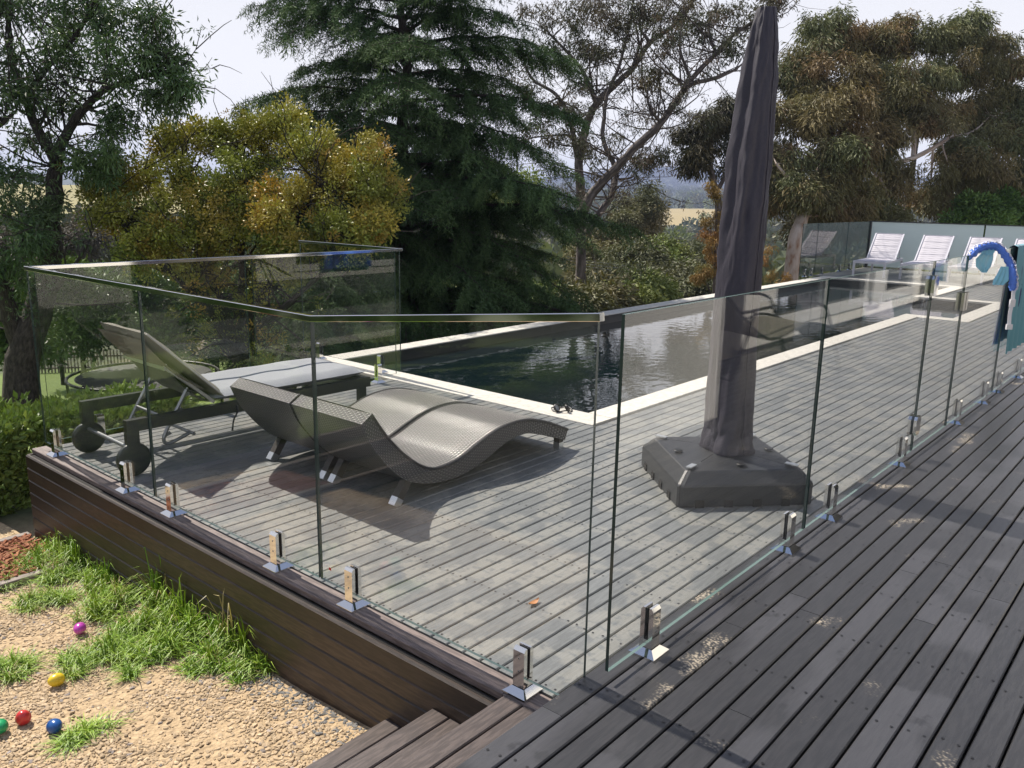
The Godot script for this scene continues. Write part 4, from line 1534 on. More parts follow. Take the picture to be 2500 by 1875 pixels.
func cedar() -> void:
	var base := Vector3(9.99, -1.03, -10.84)
	base.y = land(base.x, base.z) - 0.1
	var o := thing("cedar_tree", "large dark green cedar with layered drooping branches behind the pool", "tree", base, 0, "")
	var wood := Shape.new()
	var height := 10.4
	var tp := []
	var tr := []
	for i in 19:
		var t := i / 18.0
		tp.append(Vector3(0.05 * sin(i * 1.3), height * t, 0.05 * cos(i * 1.7)))
		tr.append(lerpf(0.19, 0.02, t))
	wood.tube(tp, tr, 12)
	var where := []
	var tints := []
	var h := 0.35
	var spin := 0.0
	while h < height - 0.4:
		var f := h / height
		var reach := 4.85 * pow(1.0 - f, 0.5) * (0.82 if h < 0.8 else 1.0)
		for b in (4 if h < 5.5 else 3):
			spin += 2.4 + rng.randf_range(-0.5, 0.5)
			var dir := Vector3(cos(spin), 0, sin(spin))
			var len := reach * rng.randf_range(0.62, 1.08) * (1.18 if dir.x + dir.z * 0.9 > 0.3 and h < 3.2 else 1.0)
			var lift := lerpf(-0.05, 0.42, f) + rng.randf_range(-0.06, 0.10)
			var drop := rng.randf_range(0.22, 0.40)
			var line := []
			var rad := []
			var n := 14
			for i in n + 1:
				var t := float(i) / n
				line.append(Vector3(0, h, 0) + dir * len * t + Vector3.UP * len * (lift * t - drop * pow(t, 2.6)) + rand_dir() * 0.025)
				rad.append(lerpf(0.012 + 0.012 * len, 0.004, pow(t, 0.7)))
			wood.tube(line, rad, 6)
			var tone := rng.randf_range(0.75, 1.2)
			var side := dir.cross(Vector3.UP)
			var t := 0.16 + rng.randf() * 0.06
			var flip := 1.0
			while t < 1.0:
				var at: Vector3 = line[int(t * n)].lerp(line[mini(int(t * n) + 1, n)], t * n - int(t * n))
				flip = -flip
				var bl := len * 0.36 * (1.05 - t * 0.75) * rng.randf_range(0.7, 1.15) + 0.12
				var bd := (side * flip + dir * rng.randf_range(0.4, 0.9)).normalized()
				var steps := maxi(2, int(bl / 0.19))
				var end := at + bd * bl + Vector3.DOWN * bl * 0.30
				wood.tube([at, at.lerp(end, 0.5) + Vector3.UP * 0.03 * bl, end], [0.009, 0.006, 0.003], 4)
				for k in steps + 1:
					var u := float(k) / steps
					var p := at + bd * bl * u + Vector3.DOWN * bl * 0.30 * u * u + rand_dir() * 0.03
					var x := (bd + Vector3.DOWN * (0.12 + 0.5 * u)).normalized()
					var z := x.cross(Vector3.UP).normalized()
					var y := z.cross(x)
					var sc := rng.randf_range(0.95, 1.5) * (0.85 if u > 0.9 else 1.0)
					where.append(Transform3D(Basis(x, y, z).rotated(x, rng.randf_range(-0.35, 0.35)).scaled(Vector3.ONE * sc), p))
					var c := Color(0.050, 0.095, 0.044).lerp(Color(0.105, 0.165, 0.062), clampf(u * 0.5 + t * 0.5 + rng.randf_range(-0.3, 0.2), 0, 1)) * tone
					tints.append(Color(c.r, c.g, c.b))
				t += 0.20 / len * rng.randf_range(0.8, 1.25)
			for k in 3:
				var x: Vector3 = (line[n] - line[n - 2]).normalized()
				var z := x.cross(Vector3.UP).normalized()
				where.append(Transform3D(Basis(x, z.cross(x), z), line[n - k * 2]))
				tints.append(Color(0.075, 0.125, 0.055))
		h += lerpf(0.19, 0.28, f)
	part("trunk", wood, M.bark, o)
	scatter("crown", cedar_spray(5), M.needle, where, tints, o).set_meta("kind", "stuff")


func build_trees() -> void:
	var green := [Color(0.065, 0.115, 0.040), Color(0.090, 0.145, 0.048), Color(0.110, 0.160, 0.065), Color(0.050, 0.085, 0.035)]
	var ash := {"mesh": leaf_bunch(20, 0.13, 0.088, 0.021, 0.7, 1), "leaf": M.leaf, "bark": M.bark, "colours": green, "twigs": 120, "twig": 1.1, "twig_leaves": 2, "lumps": 15.0, "lump": 0.17, "per": 7, "size": 1.0, "depth": 1.0, "hang": true}
	tree("ash_tree", "tall dark-trunked tree with narrow green leaves at the left edge of the lawn", "",
		[[[Vector3(3.07, -1.44, -11.24), Vector3(3.21, -0.82, -11.29), Vector3(3.42, -0.20, -11.26), Vector3(3.64, 0.53, -11.18), Vector3(3.71, 1.06, -11.21), Vector3(3.83, 1.56, -11.23), Vector3(3.90, 1.91, -11.27)], 0.26, 0.085],
		[[Vector3(3.90, 1.91, -11.27), Vector3(4.00, 2.25, -11.13), Vector3(4.19, 2.62, -10.87), Vector3(4.37, 2.86, -10.58), Vector3(4.61, 3.00, -10.19), Vector3(4.89, 3.09, -9.73)], 0.085, 0.02],
		[[Vector3(3.90, 1.91, -11.27), Vector3(3.89, 2.34, -11.76), Vector3(3.88, 2.78, -12.08), Vector3(3.89, 3.36, -12.43), Vector3(3.96, 3.99, -12.57)], 0.085, 0.03],
		[[Vector3(3.88, 2.78, -12.08), Vector3(4.04, 3.20, -11.56), Vector3(4.28, 3.61, -11.11), Vector3(4.40, 4.01, -10.79)], 0.05, 0.02],
		[[Vector3(3.24, -0.77, -11.28), Vector3(3.15, -0.31, -11.38), Vector3(3.06, 0.27, -11.37), Vector3(2.92, 1.20, -11.55), Vector3(2.90, 2.20, -11.61)], 0.15, 0.06],
		[[Vector3(2.90, 2.20, -11.61), Vector3(3.15, 2.26, -11.33), Vector3(3.41, 2.53, -11.13)], 0.05, 0.02],
		[[Vector3(3.46, -0.15, -11.24), Vector3(3.56, 0.29, -10.64), Vector3(3.74, 0.81, -10.13)], 0.05, 0.015]],
		[[Vector3(4.19, 3.98, -12.61), 0.72, 0.48], [Vector3(4.31, 3.96, -11.36), 0.62, 0.39], [Vector3(4.53, 3.69, -10.53), 0.44, 0.38], [Vector3(4.82, 3.76, -10.06), 0.24, 0.30], [Vector3(4.76, 3.37, -9.98), 0.24, 0.24], [Vector3(3.77, 3.19, -11.25), 0.60, 0.38], [Vector3(4.48, 3.33, -11.25), 0.57, 0.40], [Vector3(4.46, 3.19, -10.12), 0.43, 0.30], [Vector3(3.58, 2.85, -11.82), 0.51, 0.34], [Vector3(4.28, 2.87, -11.96), 0.42, 0.27], [Vector3(4.81, 3.10, -9.84), 0.33, 0.22], [Vector3(4.91, 2.86, -9.47), 0.22, 0.16], [Vector3(4.56, 2.81, -10.18), 0.49, 0.22], [Vector3(4.79, 2.76, -9.74), 0.30, 0.17], [Vector3(4.45, 2.47, -10.36), 0.25, 0.16], [Vector3(4.33, 2.31, -10.43), 0.17, 0.10], [Vector3(4.15, 2.03, -10.39), 0.25, 0.14], [Vector3(3.95, 1.89, -10.58), 0.30, 0.14], [Vector3(4.18, 1.79, -10.44), 0.19, 0.13], [Vector3(3.94, 2.22, -11.97), 0.24, 0.15], [Vector3(3.33, 1.74, -11.42), 0.25, 0.17], [Vector3(3.18, 1.32, -10.97), 0.43, 0.32], [Vector3(3.66, 1.32, -11.04), 0.25, 0.22], [Vector3(3.17, 0.84, -10.81), 0.43, 0.27], [Vector3(3.13, 0.39, -11.18), 0.33, 0.25], [Vector3(4.75, 4.03, -11.34), 0.35, 0.23], [Vector3(3.34, 3.37, -12.13), 0.50, 0.50], [Vector3(3.04, 1.73, -11.91), 0.39, 0.50], [Vector3(3.58, 4.00, -12.70), 0.69, 0.35]], ash)
	var rust := [Color(0.32, 0.285, 0.052), Color(0.265, 0.275, 0.050), Color(0.205, 0.235, 0.048), Color(0.34, 0.225, 0.048), Color(0.165, 0.20, 0.044)]
	var myrtle := {"mesh": leaf_bunch(30, 0.115, 0.046, 0.027, -0.1, 2), "leaf": M.leaf, "bark": M.bark, "colours": rust, "twigs": 220, "twig": 1.0, "twig_leaves": 2, "lumps": 20.0, "lump": 0.25, "per": 14, "size": 1.0, "depth": 1.0}
	var mb := Vector3(5.48, -0.92, -9.55)
	tree("crepe_myrtle", "broad many-stemmed tree in yellow and orange autumn leaf behind the glass fence", "",
		[[[mb, Vector3(5.64, -0.42, -9.54), Vector3(5.92, 0.25, -9.28), Vector3(6.15, 1.02, -8.96), Vector3(6.40, 1.72, -8.58)], 0.08, 0.025],
		[[mb, Vector3(5.49, -0.36, -9.73), Vector3(5.43, 0.28, -10.01), Vector3(5.34, 0.99, -10.22), Vector3(5.31, 1.80, -10.53)], 0.08, 0.025],
		[[mb, Vector3(5.68, -0.26, -9.70), Vector3(5.88, 0.63, -9.93), Vector3(6.05, 1.47, -10.02), Vector3(6.14, 2.24, -10.19)], 0.07, 0.02],
		[[mb, Vector3(5.59, -0.44, -9.26), Vector3(5.97, 0.19, -8.56), Vector3(6.39, 0.83, -7.97), Vector3(6.67, 1.40, -7.68)], 0.06, 0.02],
		[[mb, Vector3(5.31, -0.39, -9.61), Vector3(4.91, 0.26, -9.99), Vector3(4.54, 0.88, -10.48), Vector3(4.30, 1.43, -10.96)], 0.06, 0.02]],
		[[Vector3(4.39, 1.48, -10.87), 0.25, 0.20], [Vector3(4.80, 1.79, -10.97), 0.45, 0.25], [Vector3(4.44, 1.16, -10.70), 0.43, 0.26], [Vector3(5.43, 2.25, -10.86), 0.24, 0.24], [Vector3(5.80, 2.38, -10.63), 0.36, 0.23], [Vector3(5.19, 1.68, -10.32), 0.56, 0.35], [Vector3(6.18, 2.31, -10.32), 0.34, 0.30], [Vector3(6.29, 2.36, -9.89), 0.24, 0.24], [Vector3(5.96, 1.70, -9.74), 0.66, 0.42], [Vector3(6.51, 2.17, -8.94), 0.35, 0.26], [Vector3(6.71, 2.03, -8.01), 0.35, 0.24], [Vector3(6.36, 1.60, -8.44), 0.63, 0.37], [Vector3(6.64, 1.61, -7.64), 0.27, 0.34], [Vector3(4.83, 1.05, -10.20), 0.64, 0.32], [Vector3(5.59, 1.00, -9.76), 0.71, 0.36], [Vector3(6.06, 0.98, -8.73), 0.64, 0.29], [Vector3(6.37, 1.06, -7.93), 0.48, 0.28], [Vector3(6.57, 1.15, -7.56), 0.34, 0.22], [Vector3(4.62, 0.59, -10.44), 0.44, 0.26], [Vector3(5.25, 0.46, -10.13), 0.54, 0.24], [Vector3(6.08, 0.54, -9.19), 0.60, 0.24], [Vector3(6.51, 2.60, -9.56), 0.24, 0.15], [Vector3(5.37, 1.47, -9.55), 0.46, 0.29], [Vector3(5.82, 1.37, -8.84), 0.46, 0.28]], myrtle)
	cedar()
	# eucalypts
	var gum := [Color(0.090, 0.080, 0.048), Color(0.075, 0.085, 0.050), Color(0.115, 0.082, 0.055), Color(0.065, 0.078, 0.045)]
	var thin := {"mesh": leaf_bunch(34, 0.18, 0.095, 0.026, 1.2, 3), "leaf": M.leaf_dull, "bark": M.gum_bark, "colours": gum, "twigs": 260, "twig": 2.1, "twig_leaves": 2, "lumps": 7.0, "lump": 0.42, "per": 6, "size": 1.05, "depth": 1.0, "hang": true}
	tree("gum_tree", "open-crowned gum with twisting bare limbs between the cedar and the parasol", "gum trees beyond the pool",
		[[[Vector3(18.72, 0.29, -12.91), Vector3(18.82, 1.09, -13.08), Vector3(18.99, 2.47, -13.36), Vector3(19.30, 3.53, -13.36), Vector3(19.41, 4.14, -13.12), Vector3(19.70, 4.69, -12.66), Vector3(19.95, 5.06, -12.34), Vector3(20.23, 5.77, -11.94), Vector3(20.70, 6.31, -11.42), Vector3(20.98, 7.00, -11.02)], 0.155, 0.05],
		[[Vector3(17.58, 0.58, -11.99), Vector3(17.82, 1.01, -11.85), Vector3(18.23, 1.54, -11.71), Vector3(18.49, 2.02, -11.74), Vector3(18.61, 2.38, -11.88), Vector3(18.69, 3.07, -12.33), Vector3(18.80, 3.66, -12.42), Vector3(18.98, 4.36, -12.45), Vector3(19.30, 5.09, -12.32), Vector3(19.63, 6.08, -12.29), Vector3(19.90, 7.08, -12.32)], 0.11, 0.03],
		[[Vector3(17.08, 0.70, -12.13), Vector3(17.27, 1.34, -11.83), Vector3(17.47, 1.70, -11.71), Vector3(17.78, 2.33, -11.25), Vector3(18.14, 2.99, -10.74), Vector3(18.45, 3.46, -10.39), Vector3(18.77, 4.10, -10.08), Vector3(18.92, 4.51, -9.88), Vector3(19.36, 5.15, -9.43), Vector3(19.69, 5.69, -9.07), Vector3(20.20, 6.10, -8.46)], 0.155, 0.04],
		[[Vector3(18.77, 4.10, -10.08), Vector3(18.84, 4.39, -9.78), Vector3(19.07, 4.52, -9.23), Vector3(19.45, 4.76, -8.87)], 0.08, 0.03],
		[[Vector3(18.45, 3.46, -10.39), Vector3(18.15, 3.72, -10.52), Vector3(18.06, 4.16, -10.61), Vector3(18.25, 4.52, -10.51)], 0.05, 0.02],
		[[Vector3(19.41, 4.14, -13.12), Vector3(19.52, 4.78, -13.54), Vector3(19.56, 5.38, -14.02), Vector3(19.35, 6.19, -14.87)], 0.09, 0.03],
		[[Vector3(18.99, 2.47, -13.36), Vector3(19.34, 3.82, -14.05), Vector3(19.36, 4.48, -14.57), Vector3(19.14, 4.96, -15.32), Vector3(19.14, 5.80, -15.77)], 0.09, 0.025],
		[[Vector3(19.95, 5.06, -12.34), Vector3(20.47, 5.79, -12.47), Vector3(20.66, 6.63, -12.85)], 0.06, 0.02],
		[[Vector3(20.23, 5.77, -11.94), Vector3(19.83, 6.20, -12.09), Vector3(20.08, 6.86, -12.03)], 0.05, 0.02],
		[[Vector3(18.49, 2.02, -11.74), Vector3(18.41, 2.06, -11.21), Vector3(18.43, 2.21, -11.07), Vector3(18.57, 2.48, -10.69), Vector3(18.86, 2.80, -10.46)], 0.035, 0.010],
		[[Vector3(18.92, 4.51, -9.88), Vector3(19.05, 5.30, -10.31), Vector3(19.28, 5.94, -10.43)], 0.05, 0.02],
		[[Vector3(19.36, 5.15, -9.43), Vector3(19.62, 5.83, -9.84), Vector3(19.89, 6.45, -9.74)], 0.05, 0.02]],
		[[Vector3(19.46, 6.82, -15.28), 0.60, 0.42], [Vector3(19.71, 6.54, -14.40), 0.54, 0.45], [Vector3(19.96, 6.78, -13.72), 0.59, 0.41], [Vector3(19.39, 6.19, -12.60), 0.51, 0.39], [Vector3(19.82, 6.58, -12.24), 0.51, 0.36], [Vector3(20.15, 6.37, -11.77), 0.45, 0.38], [Vector3(20.64, 6.66, -11.30), 0.51, 0.32], [Vector3(19.05, 5.57, -10.57), 0.40, 0.32], [Vector3(19.40, 5.77, -10.07), 0.44, 0.32], [Vector3(19.79, 6.22, -9.61), 0.52, 0.31], [Vector3(19.95, 6.07, -8.89), 0.43, 0.27], [Vector3(20.28, 6.21, -8.40), 0.39, 0.23], [Vector3(19.39, 5.23, -9.11), 0.41, 0.23], [Vector3(19.46, 5.65, -14.86), 0.51, 0.36], [Vector3(19.64, 5.70, -13.88), 0.41, 0.33], [Vector3(19.47, 5.48, -12.89), 0.37, 0.28], [Vector3(19.00, 4.49, -15.31), 0.46, 0.32], [Vector3(19.06, 3.88, -14.56), 0.43, 0.36], [Vector3(19.34, 3.75, -13.87), 0.31, 0.29], [Vector3(19.10, 3.06, -14.07), 0.50, 0.34], [Vector3(18.85, 2.91, -13.04), 0.35, 0.30], [Vector3(19.36, 4.57, -13.34), 0.30, 0.23], [Vector3(18.27, 4.49, -10.64), 0.27, 0.21], [Vector3(18.65, 2.58, -10.63), 0.32, 0.17], [Vector3(18.48, 2.48, -10.95), 0.22, 0.11], [Vector3(18.89, 3.30, -15.03), 0.49, 0.36], [Vector3(19.04, 5.22, -15.84), 0.49, 0.49]], thin)
	var droop := {"mesh": leaf_bunch(48, 0.30, 0.17, 0.032, 1.6, 4), "leaf": M.leaf_dull, "bark": M.gum_bark, "colours": [Color(0.055, 0.060, 0.036), Color(0.080, 0.070, 0.040), Color(0.045, 0.052, 0.033)], "lumps": 4.2, "lump": 0.42, "per": 8, "size": 1.0, "depth": 1.0, "hang": true}
	tree("gum_tree", "slim gum with dark drooping foliage partly behind the parasol cover", "gum trees beyond the pool",
		[[[Vector3(24.06, -0.44, -11.13), Vector3(24.11, 0.59, -11.43), Vector3(24.24, 1.75, -11.69), Vector3(24.27, 2.66, -11.96), Vector3(24.46, 3.56, -12.06)], 0.16, 0.06], [[Vector3(24.24, 1.75, -11.69), Vector3(24.57, 2.41, -11.52), Vector3(24.79, 3.18, -11.54)], 0.09, 0.03]],
		[[Vector3(24.00, 3.35, -12.53), 0.42, 0.40], [Vector3(24.34, 3.88, -12.31), 0.60, 0.42], [Vector3(24.96, 3.59, -11.95), 0.60, 0.54], [Vector3(24.86, 4.47, -11.90), 0.53, 0.40], [Vector3(23.99, 2.84, -12.04), 0.50, 0.37], [Vector3(23.68, 2.76, -12.38), 0.29, 0.34], [Vector3(25.10, 2.75, -11.81), 0.47, 0.38], [Vector3(23.65, 3.66, -12.73), 0.24, 0.21], [Vector3(25.62, 4.02, -11.80), 0.54, 0.54]], droop)
	var amber: Dictionary = droop.duplicate()
	amber.colours = [Color(0.24, 0.16, 0.045), Color(0.17, 0.15, 0.045), Color(0.27, 0.14, 0.045)]
	amber.size = 0.5
	amber.lump = 0.18
	tree("young_gum", "narrow young gum with orange-brown leaves beside the slim gum's trunk", "",
		[[[Vector3(21.11, -0.45, -9.85), Vector3(21.26, 0.70, -10.07), Vector3(21.38, 1.73, -10.29)], 0.05, 0.02]],
		[[Vector3(21.33, 1.73, -10.35), 0.09, 0.38], [Vector3(21.25, 1.04, -10.20), 0.12, 0.45], [Vector3(21.12, 0.30, -10.10), 0.19, 0.35], [Vector3(21.03, -0.34, -9.98), 0.38, 0.35], [Vector3(20.79, -0.55, -10.19), 0.26, 0.26], [Vector3(21.97, -0.20, -8.92), 0.47, 0.47], [Vector3(21.22, -0.66, -8.06), 0.41, 0.32], [Vector3(22.95, 0.33, -9.54), 0.37, 0.37]], amber)
	var brown := [Color(0.155, 0.146, 0.066), Color(0.190, 0.152, 0.072), Color(0.128, 0.142, 0.064), Color(0.215, 0.152, 0.078), Color(0.145, 0.162, 0.078)]
	var mass := {"mesh": leaf_bunch(64, 0.36, 0.19, 0.036, 1.4, 6), "leaf": M.leaf_dull, "bark": M.pale_bark, "colours": brown, "lumps": 6.0, "lump": 0.48, "per": 11, "size": 1.0, "depth": 1.1, "hang": true}
	tree("gum_tree", "huge bushy gum with rust-brown foliage and a pale leaning trunk behind the frosted screen", "gum trees beyond the pool",
		[[[Vector3(24.31, -1.07, -9.03), Vector3(24.58, -0.07, -9.06), Vector3(25.15, 0.85, -9.19), Vector3(26.32, 2.07, -9.35), Vector3(28.02, 3.31, -9.36), Vector3(29.72, 4.63, -9.41)], 0.27, 0.12],
		[[Vector3(26.32, 2.07, -9.35), Vector3(28.43, 2.52, -8.61), Vector3(30.77, 3.07, -7.64), Vector3(32.95, 3.94, -6.96)], 0.14, 0.06],
		[[Vector3(28.02, 3.31, -9.36), Vector3(27.88, 4.64, -9.99), Vector3(28.43, 6.05, -10.63)], 0.10, 0.04],
		[[Vector3(30.77, 3.07, -7.64), Vector3(32.18, 4.49, -8.05), Vector3(33.45, 6.01, -7.88)], 0.09, 0.04],
		[[Vector3(25.77, 1.68, -9.22), Vector3(24.81, 2.28, -9.62), Vector3(24.66, 2.65, -9.92)], 0.09, 0.03]],
		[[Vector3(30.43, 7.58, -11.19), 0.85, 0.50], [Vector3(30.89, 7.17, -10.50), 0.81, 0.50], [Vector3(28.83, 6.54, -11.12), 0.68, 0.57], [Vector3(31.93, 7.13, -10.05), 0.90, 0.54], [Vector3(33.42, 7.57, -9.25), 0.68, 0.52], [Vector3(34.00, 7.34, -8.49), 0.79, 0.58], [Vector3(35.27, 7.60, -7.88), 0.93, 0.65], [Vector3(35.78, 7.99, -7.42), 0.56, 0.40], [Vector3(36.65, 7.33, -6.96), 0.71, 0.56], [Vector3(36.95, 6.66, -6.37), 0.56, 0.50], [Vector3(27.81, 5.29, -11.09), 0.59, 0.70], [Vector3(28.03, 5.57, -10.14), 0.85, 0.69], [Vector3(29.34, 5.80, -9.47), 0.92, 0.70], [Vector3(31.23, 6.11, -8.94), 0.90, 0.69], [Vector3(32.49, 5.85, -8.16), 0.62, 0.77], [Vector3(31.95, 4.45, -7.51), 0.58, 0.64], [Vector3(32.30, 6.99, -9.58), 0.66, 0.51], [Vector3(33.88, 6.24, -7.46), 0.75, 0.69], [Vector3(35.69, 6.18, -6.89), 0.90, 0.71], [Vector3(25.92, 3.86, -10.44), 0.58, 0.73], [Vector3(26.57, 4.13, -9.78), 0.82, 0.72], [Vector3(27.87, 4.46, -9.16), 0.89, 0.70], [Vector3(29.76, 4.73, -8.61), 0.92, 0.73], [Vector3(31.49, 5.07, -8.28), 0.58, 0.58], [Vector3(33.10, 4.87, -7.11), 0.88, 0.71], [Vector3(35.11, 4.93, -6.34), 1.00, 0.79], [Vector3(36.99, 5.36, -5.86), 0.56, 0.78], [Vector3(25.32, 2.68, -9.94), 0.60, 0.62], [Vector3(26.07, 2.89, -9.13), 0.83, 0.68], [Vector3(27.37, 3.25, -8.53), 0.87, 0.72], [Vector3(29.21, 3.47, -8.03), 0.71, 0.69], [Vector3(33.38, 3.66, -6.35), 1.03, 0.74], [Vector3(35.32, 3.75, -5.69), 0.85, 0.85], [Vector3(24.81, 1.79, -9.44), 0.64, 0.51], [Vector3(25.99, 1.81, -8.86), 0.81, 0.62], [Vector3(27.79, 2.04, -8.41), 0.89, 0.65], [Vector3(29.53, 2.14, -7.98), 0.70, 0.59], [Vector3(32.20, 2.77, -6.64), 0.81, 0.52], [Vector3(33.48, 2.52, -5.83), 0.97, 0.65], [Vector3(35.38, 2.58, -5.21), 0.70, 0.70], [Vector3(26.80, 1.05, -8.43), 1.06, 0.40], [Vector3(25.53, 1.66, -10.14), 0.53, 0.53], [Vector3(28.93, 1.20, -7.56), 0.82, 0.41], [Vector3(32.05, 1.91, -7.30), 0.88, 0.44], [Vector3(37.64, 4.62, -4.85), 1.26, 2.51]], mass)
	var dark: Dictionary = mass.duplicate()
	dark.colours = [Color(0.045, 0.052, 0.028), Color(0.060, 0.060, 0.030), Color(0.075, 0.062, 0.034)]
	dark.bark = M.gum_bark
	dark.lumps = 4.5
	tree("gum_tree", "dark gum filling in behind the rust-brown crown, its foliage down to the screen", "gum trees beyond the pool",
		[[[Vector3(37.52, -0.96, -9.37), Vector3(37.91, 1.11, -9.63), Vector3(38.27, 2.66, -9.75), Vector3(38.72, 4.38, -9.82)], 0.22, 0.08]],
		[[Vector3(32.97, 1.05, -12.25), 1.00, 0.83], [Vector3(34.11, 1.41, -11.04), 1.17, 0.83], [Vector3(36.20, 1.77, -10.28), 1.20, 0.86], [Vector3(38.22, 1.82, -7.94), 1.20, 0.86], [Vector3(39.33, 1.85, -6.64), 1.37, 1.03], [Vector3(36.55, 0.44, -9.42), 1.54, 0.69], [Vector3(38.23, 0.49, -7.46), 1.54, 0.69], [Vector3(39.73, 0.86, -5.82), 1.03, 0.86], [Vector3(34.26, 3.03, -11.43), 1.33, 0.83], [Vector3(40.78, 5.81, -7.90), 1.41, 1.06], [Vector3(37.76, 6.24, -11.60), 1.41, 1.06], [Vector3(35.12, 5.41, -12.83), 1.03, 1.03], [Vector3(38.63, 8.15, -11.24), 0.88, 0.53], [Vector3(32.14, 0.13, -11.33), 1.29, 0.65]], dark)
	var bright := {"mesh": leaf_bunch(40, 0.26, 0.13, 0.075, 0.2, 7), "leaf": M.leaf, "bark": M.bark, "colours": [Color(0.085, 0.160, 0.035), Color(0.065, 0.125, 0.030), Color(0.110, 0.185, 0.045)], "lumps": 7.0, "lump": 0.33, "per": 10, "size": 1.0, "depth": 1.0}
	tree("round_shrub", "rounded bright green shrub showing above the frosted screen at the right", "",
		[[[Vector3(31.96, -0.42, -5.02), Vector3(32.13, 0.69, -5.20)], 0.08, 0.05]],
		[[Vector3(31.76, 1.23, -5.83), 0.57, 0.43], [Vector3(32.27, 1.52, -5.33), 0.60, 0.40], [Vector3(33.02, 1.46, -4.90), 0.57, 0.40], [Vector3(33.55, 1.26, -4.52), 0.52, 0.52], [Vector3(31.20, 0.88, -6.04), 0.45, 0.31], [Vector3(32.16, 0.83, -5.22), 1.14, 0.36]], bright, "shrub")
	# the slope below the pool: separate bushy trees
	var olive := [Color(0.150, 0.142, 0.075), Color(0.115, 0.122, 0.062), Color(0.180, 0.155, 0.085)]
	var fresh := [Color(0.160, 0.205, 0.055), Color(0.125, 0.165, 0.050), Color(0.200, 0.225, 0.070)]
	var grey_green := [Color(0.115, 0.125, 0.072), Color(0.090, 0.102, 0.055), Color(0.140, 0.142, 0.085)]
	var slope := {"mesh": leaf_bunch(100, 0.5, 0.17, 0.055, 0.8, 8), "leaf": M.leaf_dull, "bark": M.bark, "colours": olive, "lumps": 4.2, "lump": 0.55, "per": 9, "size": 1.0, "depth": 1.0, "hang": true}
	for e in [
		["olive-brown bushy tree standing highest on the slope, right of the bare gum limbs", olive, [[Vector3(38.90, 0.71, -24.15), 1.17, 0.72], [Vector3(39.41, 1.16, -23.71), 0.77, 0.63], [Vector3(37.56, 0.07, -23.91), 0.97, 0.62], [Vector3(39.30, 0.07, -23.45), 0.77, 0.68]]],
		["yellow-green rounded tree on the slope just left of the parasol cover", fresh, [[Vector3(32.59, -0.79, -18.39), 0.60, 0.45], [Vector3(32.92, -1.14, -17.88), 0.56, 0.52], [Vector3(31.36, -1.23, -18.09), 0.62, 0.51], [Vector3(30.95, -1.62, -16.86), 0.67, 0.53]]],
		["grey-green tree on the slope touching the parasol cover's left edge", grey_green, [[Vector3(37.25, -0.89, -19.20), 0.45, 0.41], [Vector3(37.46, -1.26, -18.83), 0.54, 0.54], [Vector3(35.15, -1.52, -18.29), 0.63, 0.51], [Vector3(34.64, -1.71, -17.24), 0.54, 0.57]]],
		["grey-green tree in the middle of the slope with small pale leaves", grey_green, [[Vector3(26.44, -0.87, -16.10), 0.78, 0.53], [Vector3(25.97, -1.07, -14.99), 0.67, 0.55], [Vector3(25.16, -1.25, -15.89), 0.70, 0.52], [Vector3(24.72, -1.57, -14.70), 0.79, 0.50]]],
		["tree with dull leaves low on the slope beside the cedar's right side", olive, [[Vector3(29.12, -0.51, -19.39), 0.78, 0.56], [Vector3(27.12, -1.05, -18.39), 0.73, 0.60], [Vector3(27.53, -1.20, -17.86), 0.50, 0.50], [Vector3(25.24, -1.66, -17.23), 0.78, 0.53]]],
		["dark bushy tree low on the slope in front of the parasol cover", grey_green, [[Vector3(23.90, -1.34, -12.59), 0.63, 0.47], [Vector3(23.32, -1.42, -11.66), 0.58, 0.45], [Vector3(21.88, -1.57, -11.72), 0.59, 0.36], [Vector3(24.45, -1.19, -11.99), 0.47, 0.49]]],
		["bright yellow-green bush peeping over the pool's far wall", fresh, [[Vector3(19.58, -1.29, -11.35), 0.40, 0.31], [Vector3(18.92, -1.33, -10.54), 0.38, 0.25], [Vector3(17.64, -1.32, -10.45), 0.41, 0.22]]],
		["olive bush over the pool wall below the cedar's lowest branches", olive, [[Vector3(16.17, -1.10, -10.68), 0.41, 0.27], [Vector3(15.00, -1.18, -10.44), 0.43, 0.24], [Vector3(16.42, -1.20, -10.35), 0.35, 0.25]]],
		["thin yellowish bush behind the cedar's trunk", fresh, [[Vector3(14.75, -1.24, -13.88), 0.65, 0.37], [Vector3(15.37, -1.33, -13.12), 0.58, 0.32], [Vector3(13.52, -1.43, -13.68), 0.58, 0.27], [Vector3(15.98, -1.42, -12.37), 0.54, 0.30], [Vector3(21.50, 0.91, -19.36), 0.74, 0.59], [Vector3(22.36, 1.51, -18.56), 0.59, 0.74]]]]:
		var look: Dictionary = slope.duplicate()
		look.colours = e[1]
		var c: Array = e[2]
		var foot: Vector3 = c[0][0]
		var ground_at := Vector3(foot.x, land(foot.x, foot.z), foot.z)
		tree("bushy_tree", e[0], "bushy trees on the slope below the pool", [[[ground_at, ground_at.lerp(foot, 0.5), foot], 0.13, 0.06]], c, look)
	# shrubs round the lawn, behind the left-hand glass
	var lush := {"mesh": leaf_bunch(26, 0.16, 0.085, 0.042, 0.3, 9), "leaf": M.leaf, "bark": M.bark, "colours": [Color(0.100, 0.175, 0.045), Color(0.070, 0.125, 0.036), Color(0.135, 0.200, 0.060)], "lumps": 10.0, "lump": 0.24, "per": 10, "size": 1.0, "depth": 1.0}
